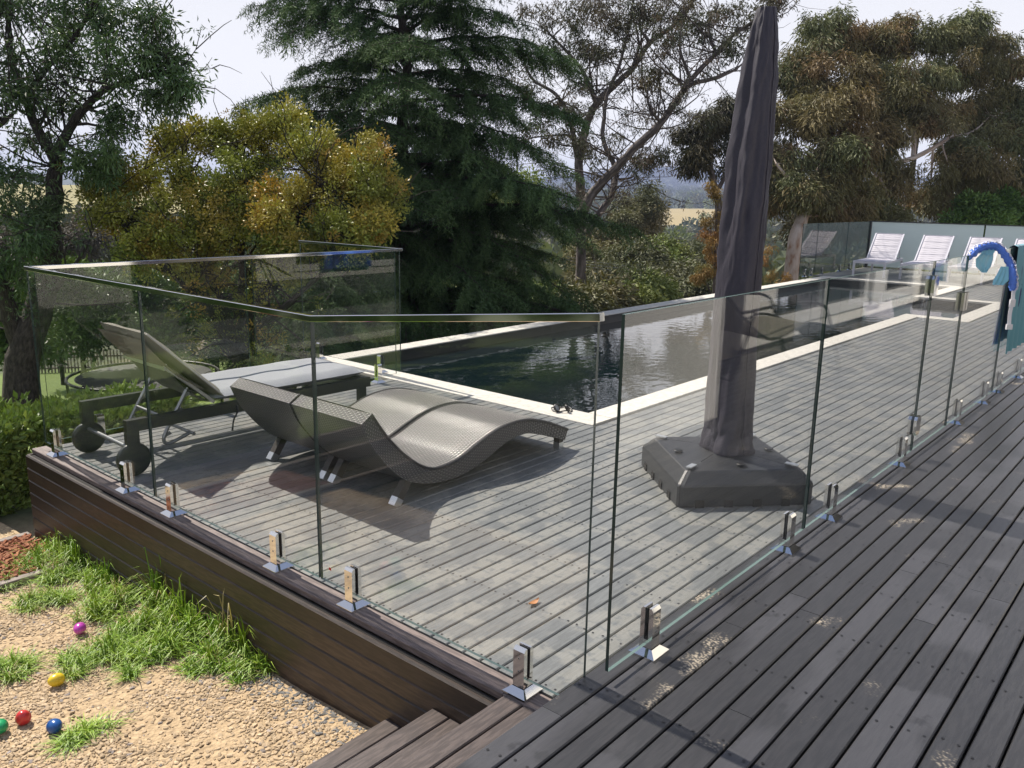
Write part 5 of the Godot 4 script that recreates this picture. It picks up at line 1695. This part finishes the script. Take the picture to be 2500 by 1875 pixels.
	for e in [
		["leafy green shrub behind the raised backrest of the cushioned lounger", [[Vector3(4.20, -0.18, -11.78), 0.37, 0.31], [Vector3(4.56, -0.04, -11.72), 0.35, 0.29], [Vector3(4.72, -0.36, -11.58), 0.30, 0.28], [Vector3(3.98, -0.54, -11.60), 0.34, 0.22], [Vector3(4.37, -0.62, -11.42), 0.31, 0.22], [Vector3(4.30, 0.13, -12.09), 0.28, 0.19]]],
		["deep green shrub in the middle of the glass beneath the autumn tree", [[Vector3(5.98, -0.38, -12.63), 0.47, 0.33], [Vector3(6.39, -0.17, -12.38), 0.46, 0.33], [Vector3(5.72, -0.76, -12.47), 0.46, 0.28], [Vector3(6.24, -0.70, -12.05), 0.47, 0.31], [Vector3(5.85, -1.08, -12.06), 0.49, 0.21], [Vector3(5.79, -0.12, -13.09), 0.36, 0.29]]],
		["green shrub under the right half of the autumn tree", [[Vector3(7.42, -0.41, -11.71), 0.54, 0.35], [Vector3(7.87, -0.26, -11.23), 0.51, 0.35], [Vector3(7.47, -0.80, -11.20), 0.57, 0.32], [Vector3(7.07, -0.96, -11.61), 0.44, 0.29], [Vector3(7.96, -0.72, -10.66), 0.48, 0.32]]],
		["dark shrub between the short end panel and the cedar", [[Vector3(8.81, -0.30, -10.90), 0.46, 0.38], [Vector3(9.20, -0.15, -10.66), 0.40, 0.38], [Vector3(8.59, -0.77, -10.53), 0.49, 0.33], [Vector3(9.07, -0.72, -10.29), 0.38, 0.38], [Vector3(8.03, -1.14, -10.42), 0.48, 0.22]]],
		["low mixed planting along the bottom of the lawn, left part", [[Vector3(5.78, -0.43, -16.80), 0.47, 0.37], [Vector3(6.33, -0.27, -16.52), 0.47, 0.37], [Vector3(6.91, -0.28, -16.15), 0.51, 0.38], [Vector3(5.69, -1.12, -16.34), 0.49, 0.41], [Vector3(6.78, -0.97, -15.44), 0.50, 0.42], [Vector3(7.57, -0.35, -15.36), 0.51, 0.38], [Vector3(6.27, -1.06, -16.00), 0.50, 0.42]]],
		["low mixed planting along the bottom of the lawn, right part", [[Vector3(8.21, -0.44, -14.88), 0.52, 0.43], [Vector3(8.66, -0.42, -14.36), 0.52, 0.43], [Vector3(9.18, -0.33, -13.78), 0.52, 0.43], [Vector3(7.99, -1.13, -14.27), 0.51, 0.42], [Vector3(8.54, -1.11, -13.63), 0.51, 0.42], [Vector3(9.69, -0.31, -13.19), 0.52, 0.43], [Vector3(10.12, -0.39, -12.65), 0.52, 0.43], [Vector3(9.96, -1.16, -11.95), 0.51, 0.42], [Vector3(10.79, -0.56, -12.12), 0.44, 0.44]]],
		["shadowed shrub at the left edge behind the tree trunk", [[Vector3(3.97, -0.49, -14.16), 0.41, 0.34], [Vector3(3.76, -0.96, -14.24), 0.48, 0.27], [Vector3(4.32, -1.08, -13.54), 0.27, 0.21], [Vector3(4.16, -0.04, -14.40), 0.49, 0.28], [Vector3(4.28, -0.96, -14.26), 0.31, 0.31]]]]:
		var c: Array = e[1]
		var foot: Vector3 = c[0][0]
		tree("garden_shrub", e[0], "garden shrubs round the lawn", [[[Vector3(foot.x, land(foot.x, foot.z), foot.z), foot], 0.05, 0.03]], c, lush, "shrub")
	# more garden off to the left, outside the picture: it shows in the glass
	for e in [[-5.5, -10.5, "spreading green tree off to the left of the lawn, mirrored in the glass"], [-10.0, -7.5, "second green tree off to the left, farther from the lawn, mirrored in the glass"], [-2.5, -16.0, "third green tree at the bottom of the lawn, mirrored in the glass"], [-11.0, -14.0, "fourth green tree, farthest off to the left, mirrored in the glass"]]:
		var foot := Vector3(e[0], land(e[0], e[1]), e[1])
		var cl := []
		for k in 13:
			var d := rand_dir()
			cl.append([foot + Vector3(d.x * 1.9, 2.4 + d.y * 1.7, d.z * 1.9), 0.95, 0.8])
		var big: Dictionary = lush.duplicate()
		big.lumps = 6.0
		big.size = 1.7
		big.lump = 0.4
		tree("garden_tree", e[2], "garden trees off to the left", [[[foot, foot + Vector3(0.1, 1.4, 0), foot + Vector3(0, 3.0, 0.2)], 0.16, 0.07]], cl, big)
	var mauve: Dictionary = slope.duplicate()
	mauve.colours = [Color(0.10, 0.085, 0.065), Color(0.085, 0.08, 0.06)]
	tree("bushy_tree", "brownish twiggy tree at the foot of the dry paddock, left of the autumn tree", "",
		[[[Vector3(17.27, -1.71, -42.41), Vector3(17.42, -0.51, -42.65)], 0.12, 0.05]], [[Vector3(17.41, -0.41, -42.69), 0.74, 0.54], [Vector3(16.94, -0.82, -43.10), 0.62, 0.54], [Vector3(16.49, -1.13, -43.52), 0.74, 0.58], [Vector3(16.92, -1.04, -41.46), 0.80, 0.60], [Vector3(14.86, -1.21, -42.24), 0.98, 0.59], [Vector3(14.09, -1.24, -43.14), 0.98, 0.78]], mauve)


# hedge, far woods, lawn grass, tufts, gravel and bark
func hedge() -> void:
	var o := thing("hedge", "clipped glossy-leaved hedge at the corner of the deck on the left", "hedge", Vector3(0.2, land(0.2, -5.9), -5.9))
	var mesh := leaf_bunch(16, 0.075, 0.062, 0.034, -0.5, 21)
	var where := []
	var tints := []
	var wood := Shape.new()
	for k in 3500:
		var x := rng.randf_range(-1.9, 2.3)
		var front := rng.randf() < 0.5
		var y := rng.randf_range(0.02, 0.62)
		var z := rng.randf_range(0.30, 0.42) if front else rng.randf_range(-0.35, 0.38)
		if not front:
			y = 0.62 + rng.randf_range(-0.10, 0.07) + 0.05 * sin(x * 5.0) * cos(z * 7.0)
		where.append(Transform3D(Basis.from_euler(Vector3(rng.randf_range(-0.6, 0.6), rng.randf() * TAU, rng.randf_range(-0.6, 0.6))).scaled(Vector3.ONE * rng.randf_range(0.7, 1.25)), Vector3(x, y - 0.04 * absf(sin(x * 3.1)), z + 0.05 * sin(x * 4.0))))
		var c := Color(0.150, 0.240, 0.050).lerp(Color(0.290, 0.380, 0.100), rng.randf()) * rng.randf_range(0.6, 1.15)
		tints.append(Color(c.r, c.g, c.b))
	for k in 40:
		var x := rng.randf_range(-1.8, 1.0)
		wood.tube([Vector3(x, -0.1, rng.randf_range(-0.2, 0.2)), Vector3(x + 0.1, 0.3, rng.randf_range(-0.2, 0.25)), Vector3(x + rng.randf_range(-0.1, 0.2), 0.55, rng.randf_range(-0.3, 0.3))], [0.012, 0.009, 0.004], 5)
	part("stem", wood, M.bark, o)
	scatter("foliage", mesh, M.leaf, where, tints, o).set_meta("kind", "stuff")


func woods() -> void:
	var mesh := leaf_bunch(110, 0.85, 0.42, 0.24, 0.2, 31)
	var where := []
	var tints := []
	for k in 5200:
		var r := 75.0 * pow(2300.0 / 75.0, pow(rng.randf(), 0.8))
		var az := deg_to_rad(rng.randf_range(36.0, 92.0))
		var x: float = -1.08 + r * sin(az)
		var z: float = 1.345 - r * cos(az)
		var deg := rad_to_deg(az)
		if r > 270.0 and r < 800.0 and deg > 58.5 and deg < 64.5 and rng.randf() < (0.95 if r > 470.0 else 0.8):
			continue
		if r > 300.0 and hill_noise.get_noise_2d(x * 0.35 + 40.0, z * 0.35) > 0.22 and rng.randf() < 0.8:
			continue
		var sc := rng.randf_range(2.6, 5.0) * (1.0 + r / 1500.0)
		where.append(Transform3D(Basis.from_euler(Vector3(0, rng.randf() * TAU, 0)).scaled(Vector3(sc, sc * rng.randf_range(0.8, 1.3), sc)), Vector3(x, land(x, z) + sc * 0.7, z)))
		var c: Color = [Color(0.13, 0.15, 0.085), Color(0.10, 0.125, 0.07), Color(0.17, 0.17, 0.10), Color(0.21, 0.25, 0.09)][mini(3, int(rng.randf() * 3.4))] * rng.randf_range(0.8, 1.25)
		tints.append(Color(c.r, c.g, c.b))
	for k in 900:
		var r := rng.randf_range(255.0, 1500.0) if k > 200 and k < 420 else rng.randf_range(45.0, 110.0)
		var az := deg_to_rad(rng.randf_range(10.0, 38.0) if k < 420 else rng.randf_range(-75.0, 4.0))
		var x: float = -1.08 + r * sin(az)
		var z: float = 1.345 - r * cos(az)
		var sc := rng.randf_range(1.6, 3.2)
		where.append(Transform3D(Basis.from_euler(Vector3(0, rng.randf() * TAU, 0)).scaled(Vector3.ONE * sc), Vector3(x, land(x, z) + sc * 0.6, z)))
		tints.append(Color(0.07, 0.08, 0.045))
	var o := scatter("woods", mesh, M.leaf_dull, where, tints, self)
	tag(o, "hazy far-off woods covering the valley floor and rise", "woods", "", "stuff")
	# forest on the far hills reads as a fine rough skin
	var fw := []
	var ft := []
	for k in 5200:
		var r := rng.randf_range(2300.0, 3000.0)
		var az := deg_to_rad(rng.randf_range(34.0, 92.0))
		var x: float = -1.08 + r * sin(az)
		var z: float = 1.345 - r * cos(az)
		var sc := rng.randf_range(6.0, 11.0)
		fw.append(Transform3D(Basis.from_euler(Vector3(0, rng.randf() * TAU, 0)).scaled(Vector3(sc, sc * 0.8, sc)), Vector3(x, land(x, z) + 1.0, z)))
		ft.append(Color(0.05, 0.06, 0.04))
	var h := scatter("hill_forest", leaf_bunch(60, 0.85, 0.6, 0.4, 0.0, 32), M.leaf_dull, fw, ft, self)
	tag(h, "blue hazy forest on the ridge of hills at the horizon", "forest", "", "stuff")


func blade_tuft(n: int, seed_: int, spread: float, tall: float) -> Mesh:
	var g := RandomNumberGenerator.new()
	g.seed = seed_
	var s := Shape.new()
	for i in n:
		var a := g.randf() * TAU
		var lean := g.randf_range(0.15, 0.95)
		var at := Vector3(cos(g.randf() * TAU), 0, sin(g.randf() * TAU)) * spread * g.randf()
		var d := Vector3(cos(a), 0, sin(a))
		var side := Vector3(-d.z, 0, d.x) * g.randf_range(0.0018, 0.0034)
		var l := tall * g.randf_range(0.5, 1.2)
		var p0 := at
		var p1 := at + d * l * 0.22 * lean + Vector3.UP * l * 0.45
		var p2 := at + d * l * 0.55 * lean + Vector3.UP * l * (0.80 - 0.15 * lean)
		var p3 := at + d * l * (0.95 * lean) + Vector3.UP * l * (0.95 - 0.5 * lean)
		s.tint = Color.WHITE * g.randf_range(0.7, 1.25)
		s.quad(p0 - side, p0 + side, p1 + side, p1 - side)
		s.quad(p1 - side, p1 + side, p2 + side * 0.7, p2 - side * 0.7)
		s.tri(p2 - side * 0.7, p2 + side * 0.7, p3)
	return s.mesh()


func ground_cover() -> void:
	# rank grass along the cladding: patches as [x, z, radius, height]
	var where := []
	var tints := []
	for e in [[0.843, -4.155, 0.14, 1.1], [0.683, -4.021, 0.13, 0.9], [0.880, -3.903, 0.14, 1.2], [0.728, -3.773, 0.12, 0.8], [0.490, -3.495, 0.13, 0.7], [0.596, -3.434, 0.1, 0.6], [0.840, -3.444, 0.13, 1], [0.752, -3.148, 0.12, 0.9], [0.650, -3.055, 0.12, 0.8], [0.827, -3.128, 0.06, 0.7], [0.634, -2.692, 0.12, 0.8], [0.720, -2.647, 0.1, 0.9], [0.899, -2.800, 0.1, 1.5], [0.872, -2.549, 0.1, 1.4], [0.785, -2.462, 0.12, 1.1], [0.856, -2.369, 0.08, 1.1], [0.468, -2.594, 0.12, 0.8], [0.342, -2.526, 0.09, 0.6], [0.489, -2.479, 0.1, 0.7], [0.652, -2.355, 0.11, 0.8], [0.586, -2.412, 0.1, 0.7], [0.903, -2.150, 0.1, 1.4], [0.757, -2.072, 0.12, 0.8], [0.946, -2.002, 0.09, 1.2], [0.782, -1.901, 0.12, 0.7], [0.877, -1.832, 0.09, 0.7], [0.680, -2.088, 0.07, 0.5], [0.080, -2.755, 0.1, 0.7], [0.140, -2.788, 0.08, 0.6], [0.107, -1.959, 0.07, 0.45], [0.163, -1.950, 0.06, 0.45], [0.056, -1.942, 0.06, 0.3], [0.456, -2.282, 0.03, 0.5], [0.331, -2.669, 0.05, 0.5], [0.537, -3.938, 0.08, 0.5], [0.464, -3.902, 0.06, 0.5]]:
		var n := int(1350 * e[2] * e[2]) + 9
		for k in n:
			var d: Vector2 = Vector2.from_angle(rng.randf() * TAU) * e[2] * pow(rng.randf(), 0.55)
			var x: float = minf(e[0] + d.x, 0.875)
			var z: float = e[1] + d.y
			var sc: float = e[3] * rng.randf_range(0.55, 1.15) * (1.15 - 0.5 * d.length() / e[2])
			where.append(Transform3D(Basis(Vector3.UP, rng.randf() * TAU).scaled(Vector3(1, sc, 1) * (0.6 + 0.4 * sc)), Vector3(x, land(x, z) + 0.0, z)))
			var c := Color(0.18, 0.36, 0.025).lerp(Color(0.38, 0.53, 0.06), rng.randf()) * rng.randf_range(0.65, 1.12)
			if rng.randf() < 0.05:
				c = Color(0.42, 0.36, 0.17)
			tints.append(Color(c.r, c.g, c.b))
	tag(scatter("grass", blade_tuft(16, 3, 0.03, 0.20), M.blade, where, tints, self), "lush bright grass growing along the foot of the cladding", "grass", "", "stuff")
	# mown lawn
	where = []
	tints = []
	for k in 26000:
		var z := -6.3 - 7.5 * pow(rng.randf(), 0.9)
		var x := lerpf(-0.5 - (z + 6.0) * 0.28, 2.2 - (z + 6.0) * 0.78, rng.randf())
		where.append(Transform3D(Basis(Vector3.UP, rng.randf() * TAU).scaled(Vector3(1.6, 0.26, 1.6)), Vector3(x, land(x, z), z)))
		var c := Color(0.20, 0.34, 0.04).lerp(Color(0.32, 0.43, 0.07), rng.randf()) * rng.randf_range(0.8, 1.1)
		tints.append(Color(c.r, c.g, c.b))
	tag(scatter("lawn_grass", blade_tuft(12, 4, 0.05, 0.22), M.blade, where, tints, self), "short sunlit lawn seen through the left-hand glass", "lawn", "", "stuff")
	# crushed stone
	var chip := Shape.new()
	var ring := []
	for k in 6:
		var a := TAU * k / 6
		ring.append(Vector3(cos(a) * (1.0 + 0.25 * sin(k * 2.3)), 0, sin(a) * (0.75 + 0.2 * cos(k * 1.7))))
	for k in 6:
		var a: Vector3 = ring[k]
		var b: Vector3 = ring[(k + 1) % 6]
		chip.quad(b + Vector3(0, -0.3, 0), a + Vector3(0, -0.3, 0), a * 0.8 + Vector3(0.1, 0.30 + 0.1 * sin(k), 0), b * 0.8 + Vector3(0.1, 0.30 + 0.1 * sin((k + 1) % 6), 0))
		chip.tri(Vector3(0.1, 0.36, 0), b * 0.8 + Vector3(0.1, 0.30 + 0.1 * sin((k + 1) % 6), 0), a * 0.8 + Vector3(0.1, 0.30 + 0.1 * sin(k), 0))
	where = []
	tints = []
	var clear := noise(FastNoiseLite.TYPE_SIMPLEX, 1.3, 90, 3)
	for k in 34000:
		var z := rng.randf_range(-3.86, -0.7)
		var x := rng.randf_range(-0.75, 0.87)
		if z > -0.93 or clear.get_noise_2d(x, z) < -0.28 and rng.randf() < 0.75:
			continue
		var sc := 0.0045 + 0.0105 * pow(rng.randf(), 2.1)
		where.append(Transform3D(Basis.from_euler(Vector3(rng.randf_range(-0.6, 0.6), rng.randf() * TAU, rng.randf_range(-0.6, 0.6))).scaled(Vector3(1, 0.6, 1) * sc), Vector3(x, land(x, z) + 0.006 + sc * 0.1 + 0.012 * hill_noise.get_noise_2d(x * 160.0, z * 160.0), z)))
		var c := Color(0.46, 0.34, 0.205).lerp(Color(0.57, 0.435, 0.28), rng.randf()) * rng.randf_range(0.66, 1.08)
		if rng.randf() < 0.05:
			c = Color(0.30, 0.26, 0.235) * rng.randf_range(0.6, 1.2)
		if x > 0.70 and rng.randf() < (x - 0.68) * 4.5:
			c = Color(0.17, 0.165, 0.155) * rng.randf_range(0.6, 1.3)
		tints.append(Color(c.r, c.g, c.b))
	for k in 5200:
		var z := rng.randf_range(-5.28, -4.78)
		var x := rng.randf_range(-0.6, 0.87)
		var sc := 0.004 + 0.007 * rng.randf()
		where.append(Transform3D(Basis.from_euler(Vector3(rng.randf_range(-0.6, 0.6), rng.randf() * TAU, 0)).scaled(Vector3.ONE * sc), Vector3(x, land(x, z) + 0.006, z)))
		var c := Color(0.52, 0.41, 0.25) * rng.randf_range(0.75, 1.15)
		tints.append(Color(c.r, c.g, c.b))
	tag(scatter("gravel", chip.mesh(), M.stone_chip, where, tints, self), "loose tan crushed stone chips covering the garden ground", "gravel", "", "stuff")
	# bark mulch
	where = []
	tints = []
	var flake := Shape.new()
	flake.box(Vector3.ZERO, Vector3(1, 0.22, 0.34))
	for k in 4200:
		var z := rng.randf_range(-4.66, -3.92)
		var x := rng.randf_range(-0.4, 0.87)
		var sc := rng.randf_range(0.016, 0.05)
		where.append(Transform3D(Basis.from_euler(Vector3(rng.randf_range(-0.5, 0.5), rng.randf() * TAU, rng.randf_range(-0.5, 0.5))).scaled(Vector3.ONE * sc), Vector3(x, land(x, z) + rng.randf_range(0.02, 0.055), z)))
		var c := Color(0.26, 0.085, 0.035).lerp(Color(0.40, 0.17, 0.085), rng.randf()) * rng.randf_range(0.55, 1.1)
		tints.append(Color(c.r, c.g, c.b))
	tag(scatter("bark_mulch", flake.mesh(), M.stone_chip, where, tints, self), "red-brown bark mulch in the bed between timber edgings", "mulch", "", "stuff")
	ground_patch("gravel_bed", M.sand, -0.95, 0.885, -3.88, -0.3, 0.004, "sandy tan gravel ground beside the deck", "structure")
	ground_patch("gravel_path", M.sand, -0.95, 0.885, -5.30, -4.72, 0.004, "narrow sandy path between the mulch bed and the hedge", "structure")
	ground_patch("mulch_bed", mat(lin(0.16, 0.06, 0.03), 0.95), -0.95, 0.885, -4.68, -3.90, 0.012, "red-brown mulch bed on the left", "structure")
	for e in [[-3.89, "timber edging nearest the grass, in front of the bark mulch"], [-4.70, "timber edging between the bark mulch and the narrow path"], [-5.33, "timber edging at the foot of the clipped hedge"]]:
		var s := Shape.new()
		s.extrude(plank_profile(0.055, 0.17), Vector3(-2.4, land(0, e[0]) + 0.05, e[0]), Vector3(0.882, land(0.88, e[0]) + 0.05, e[0]), Vector3.UP, Vector2(rng.randf() * 9.0, 0))
		single("timber_edging", s, M.sleeper, e[1], "garden edging", "timber edgings of the garden beds")


func garden_things() -> void:
	# trampoline frame on the lawn
	var c := Vector3(4.71, -1.09, -10.87)
	var y := land(c.x, c.z)
	var o := thing("trampoline", "round black trampoline on the lawn behind the cushioned lounger", "trampoline", Vector3(c.x, y, c.z))
	var f := Shape.new()
	var n := 40
	var r := 1.06
	for e in [[0.52, r], [0.06, r * 0.96]]:
		var ring := []
		for k in n + 1:
			ring.append(Vector3(cos(TAU * k / n) * e[1], e[0], sin(TAU * k / n) * e[1]))
		f.tube(ring, range(n + 1).map(func(_k): return 0.022), 8)
	part("frame", f, M.black, o)
	var mt := Shape.new()
	for k in n:
		var a := Vector3(cos(TAU * k / n), 0, sin(TAU * k / n)) * r * 0.9
		var b := Vector3(cos(TAU * (k + 1) / n), 0, sin(TAU * (k + 1) / n)) * r * 0.9
		mt.tri(Vector3(0, 0.51, 0), b + Vector3(0, 0.52, 0), a + Vector3(0, 0.52, 0))
	part("mat", mt, M.gasket, o)
	for k in 8:
		var l := Shape.new()
		var a := TAU * (k + 0.3) / 8
		l.tube([Vector3(cos(a) * r, 0.52, sin(a) * r), Vector3(cos(a) * r * 0.97, -0.04, sin(a) * r * 0.97)], [0.02, 0.02], 8)
		part("leg", l, M.black, o)
	# dark mulch mounded round the foot of the left-hand tree
	var mb := Vector3(3.07, -1.41, -11.25)
	var ms := Shape.new()
	var mp := []
	for j in 9:
		for i in 41:
			var a := -TAU * i / 40
			var rr := 1.25 * (1.0 - j / 8.0) * (1.0 + 0.08 * sin(a * 3.0))
			var q := Vector3(mb.x + cos(a) * rr, 0, mb.z + sin(a) * rr)
			q.y = land(q.x, q.z) + 0.10 * j / 8.0 - 0.01
			mp.append(q)
	ms.grid(mp, 41, 9)
	single("mulch_ring", ms, mat(lin(0.035, 0.026, 0.02), 0.95), "dark mulch mounded round the foot of the left-hand tree", "ground", "", "structure")
	# picket fence at the bottom of the garden
	var g := thing("picket_fence", "weathered pale picket fence at the bottom of the garden", "fence")
	var a := Vector3(6.12, -2.63, -20.37)
	var b := Vector3(8.89, -2.44, -17.19)
	var rails := Shape.new()
	for h in [0.12, 0.38]:
		var p := a
		p.y = land(a.x, a.z) + h
		var q := b
		q.y = land(b.x, b.z) + h
		bar(rails, p, q, 0.02, 0.04)
	part("rail", rails, M.sleeper, g)
	var count := 54
	for k in count:
		var p := a.lerp(b, float(k) / (count - 1))
		p.y = land(p.x, p.z)
		var s := Shape.new()
		s.extrude(PackedVector2Array([Vector2(-0.016, 0), Vector2(0.016, 0), Vector2(0.016, 0.50), Vector2(0, 0.53), Vector2(-0.016, 0.50)]), p + Vector3(0.02, 0, 0.03), p + Vector3(0.03, 0, 0.046), Vector3.UP)
		part("picket", s, M.sleeper, g)
	# wires across the slope
	var w := Shape.new()
	for k in 3:
		var from := Vector3(23.13, -0.77, -16.85)
		var to := Vector3(27.57, -1.04, -11.54)
		var line := []
		for j in 17:
			line.append(from.lerp(to, j / 16.0) + Vector3.UP * (0.11 * k + 0.25 * (pow(j / 8.0 - 1.0, 2.0) - 1.0)))
		w = Shape.new()
		w.tube(line, range(17).map(func(_k): return 0.006), 5)
		single("power_line", w, M.steel, ["lowest of the three thin wires crossing the trees below the pool", "middle of the three thin wires crossing the trees below the pool", "highest of the three thin wires crossing the trees below the pool"][k], "wire", "three wires")


func _ready() -> void:
	# camera, sky, sun, exposure
	var cam := Camera3D.new()
	cam.fov = 49.38
	cam.near = 0.05
	cam.far = 9000.0
	cam.position = Vector3(-1.079, 1.559, 1.345)
	cam.basis = Basis(Vector3(0.65094609, 0.01772828, 0.75891692), Vector3(0.15624815, 0.97519255, -0.15679925), Vector3(-0.74286991, 0.22064723, 0.63202777)).orthonormalized()
	cam.current = true
	add_child(cam)
	var sky_m := ProceduralSkyMaterial.new()
	sky_m.sky_top_color = Color(0.36, 0.43, 0.57)
	sky_m.sky_horizon_color = Color(0.925, 0.92, 0.925)
	sky_m.sky_curve = 0.48
	sky_m.sky_energy_multiplier = 1.0
	sky_m.ground_horizon_color = Color(0.55, 0.55, 0.52)
	sky_m.ground_bottom_color = Color(0.25, 0.24, 0.21)
	sky_m.sun_angle_max = 24.0
	sky_m.sun_curve = 0.12
	var sky := Sky.new()
	sky.sky_material = sky_m
	var env := Environment.new()
	env.background_mode = Environment.BG_SKY
	env.sky = sky
	env.tonemap_mode = Environment.TONE_MAPPER_LINEAR
	env.tonemap_exposure = 1.45
	env.sdfgi_enabled = true
	env.ssao_enabled = true
	env.ssil_enabled = true
	env.fog_enabled = true
	env.fog_density = 0.00031
	env.fog_light_color = Color(0.76, 0.82, 0.97)
	var we := WorldEnvironment.new()
	we.environment = env
	add_child(we)
	var sun := DirectionalLight3D.new()
	sun.light_energy = 1.6
	sun.light_color = Color(1.0, 0.965, 0.915)
	sun.light_angular_distance = 0.5
	sun.shadow_enabled = true
	add_child(sun)
	sun.look_at_from_position(Vector3.ZERO, -Vector3(0.06, 1.25, -1.0), Vector3.UP)

	rng.seed = 20240
	hill_noise.noise_type = FastNoiseLite.TYPE_SIMPLEX_SMOOTH
	hill_noise.frequency = 0.01
	hill_noise.seed = 12
	hill_noise.fractal_octaves = 4
	materials()
	build_land()
	build_decks()
	build_pool()
	build_fences()
	house()
	build_trees()
	woods()
	hedge()
	var wick := wicker_lounger()
	copy(wick, Vector3(0, LOW, -2.655), 0, "grey wicker wave lounger beside the grey cushioned one, farther from the deck step")
	cushion_lounger()
	var wl := white_lounger()
	copy(wl, Vector3(19.3, LOW, -4.05), deg_to_rad(3.0), "second white lounger from the tinted fence")
	copy(wl, Vector3(19.3, LOW, -3.06), deg_to_rad(2.0), "third white lounger from the tinted fence, partly behind the blue swim vest")
	copy(wl, Vector3(19.3, LOW, -2.1), deg_to_rad(2.0), "white lounger farthest right, mostly hidden by the turquoise towel")
	parasol()
	sling_chair()
	pool_things()
	garden_things()
	for e in [[lin(0.52, 0.07, 0.42), 0.488, -2.914, Vector3(1.2, 0.4, 1.0), "purple egg lying nearest the grass"], [lin(0.72, 0.52, 0.03), 0.198, -2.462, Vector3(1.3, -0.5, 0.9), "yellow egg between the purple one and the red one"], [lin(0.56, 0.04, 0.04), -0.017, -2.249, Vector3(0.4, 0.2, 0.3), "red egg between the green and the blue one"], [lin(0.015, 0.09, 0.30), 0.041, -2.072, Vector3(1.1, 0.9, 0.9), "blue egg, the one nearest the steps"], [lin(0.02, 0.33, 0.12), -0.104, -2.253, Vector3(1.3, 0.1, 0.4), "green egg at the left edge of the picture"]]:
		egg(e[0], Vector3(e[1], land(e[1], e[2]) + 0.038, e[2]), e[3], e[4])
	ground_cover()
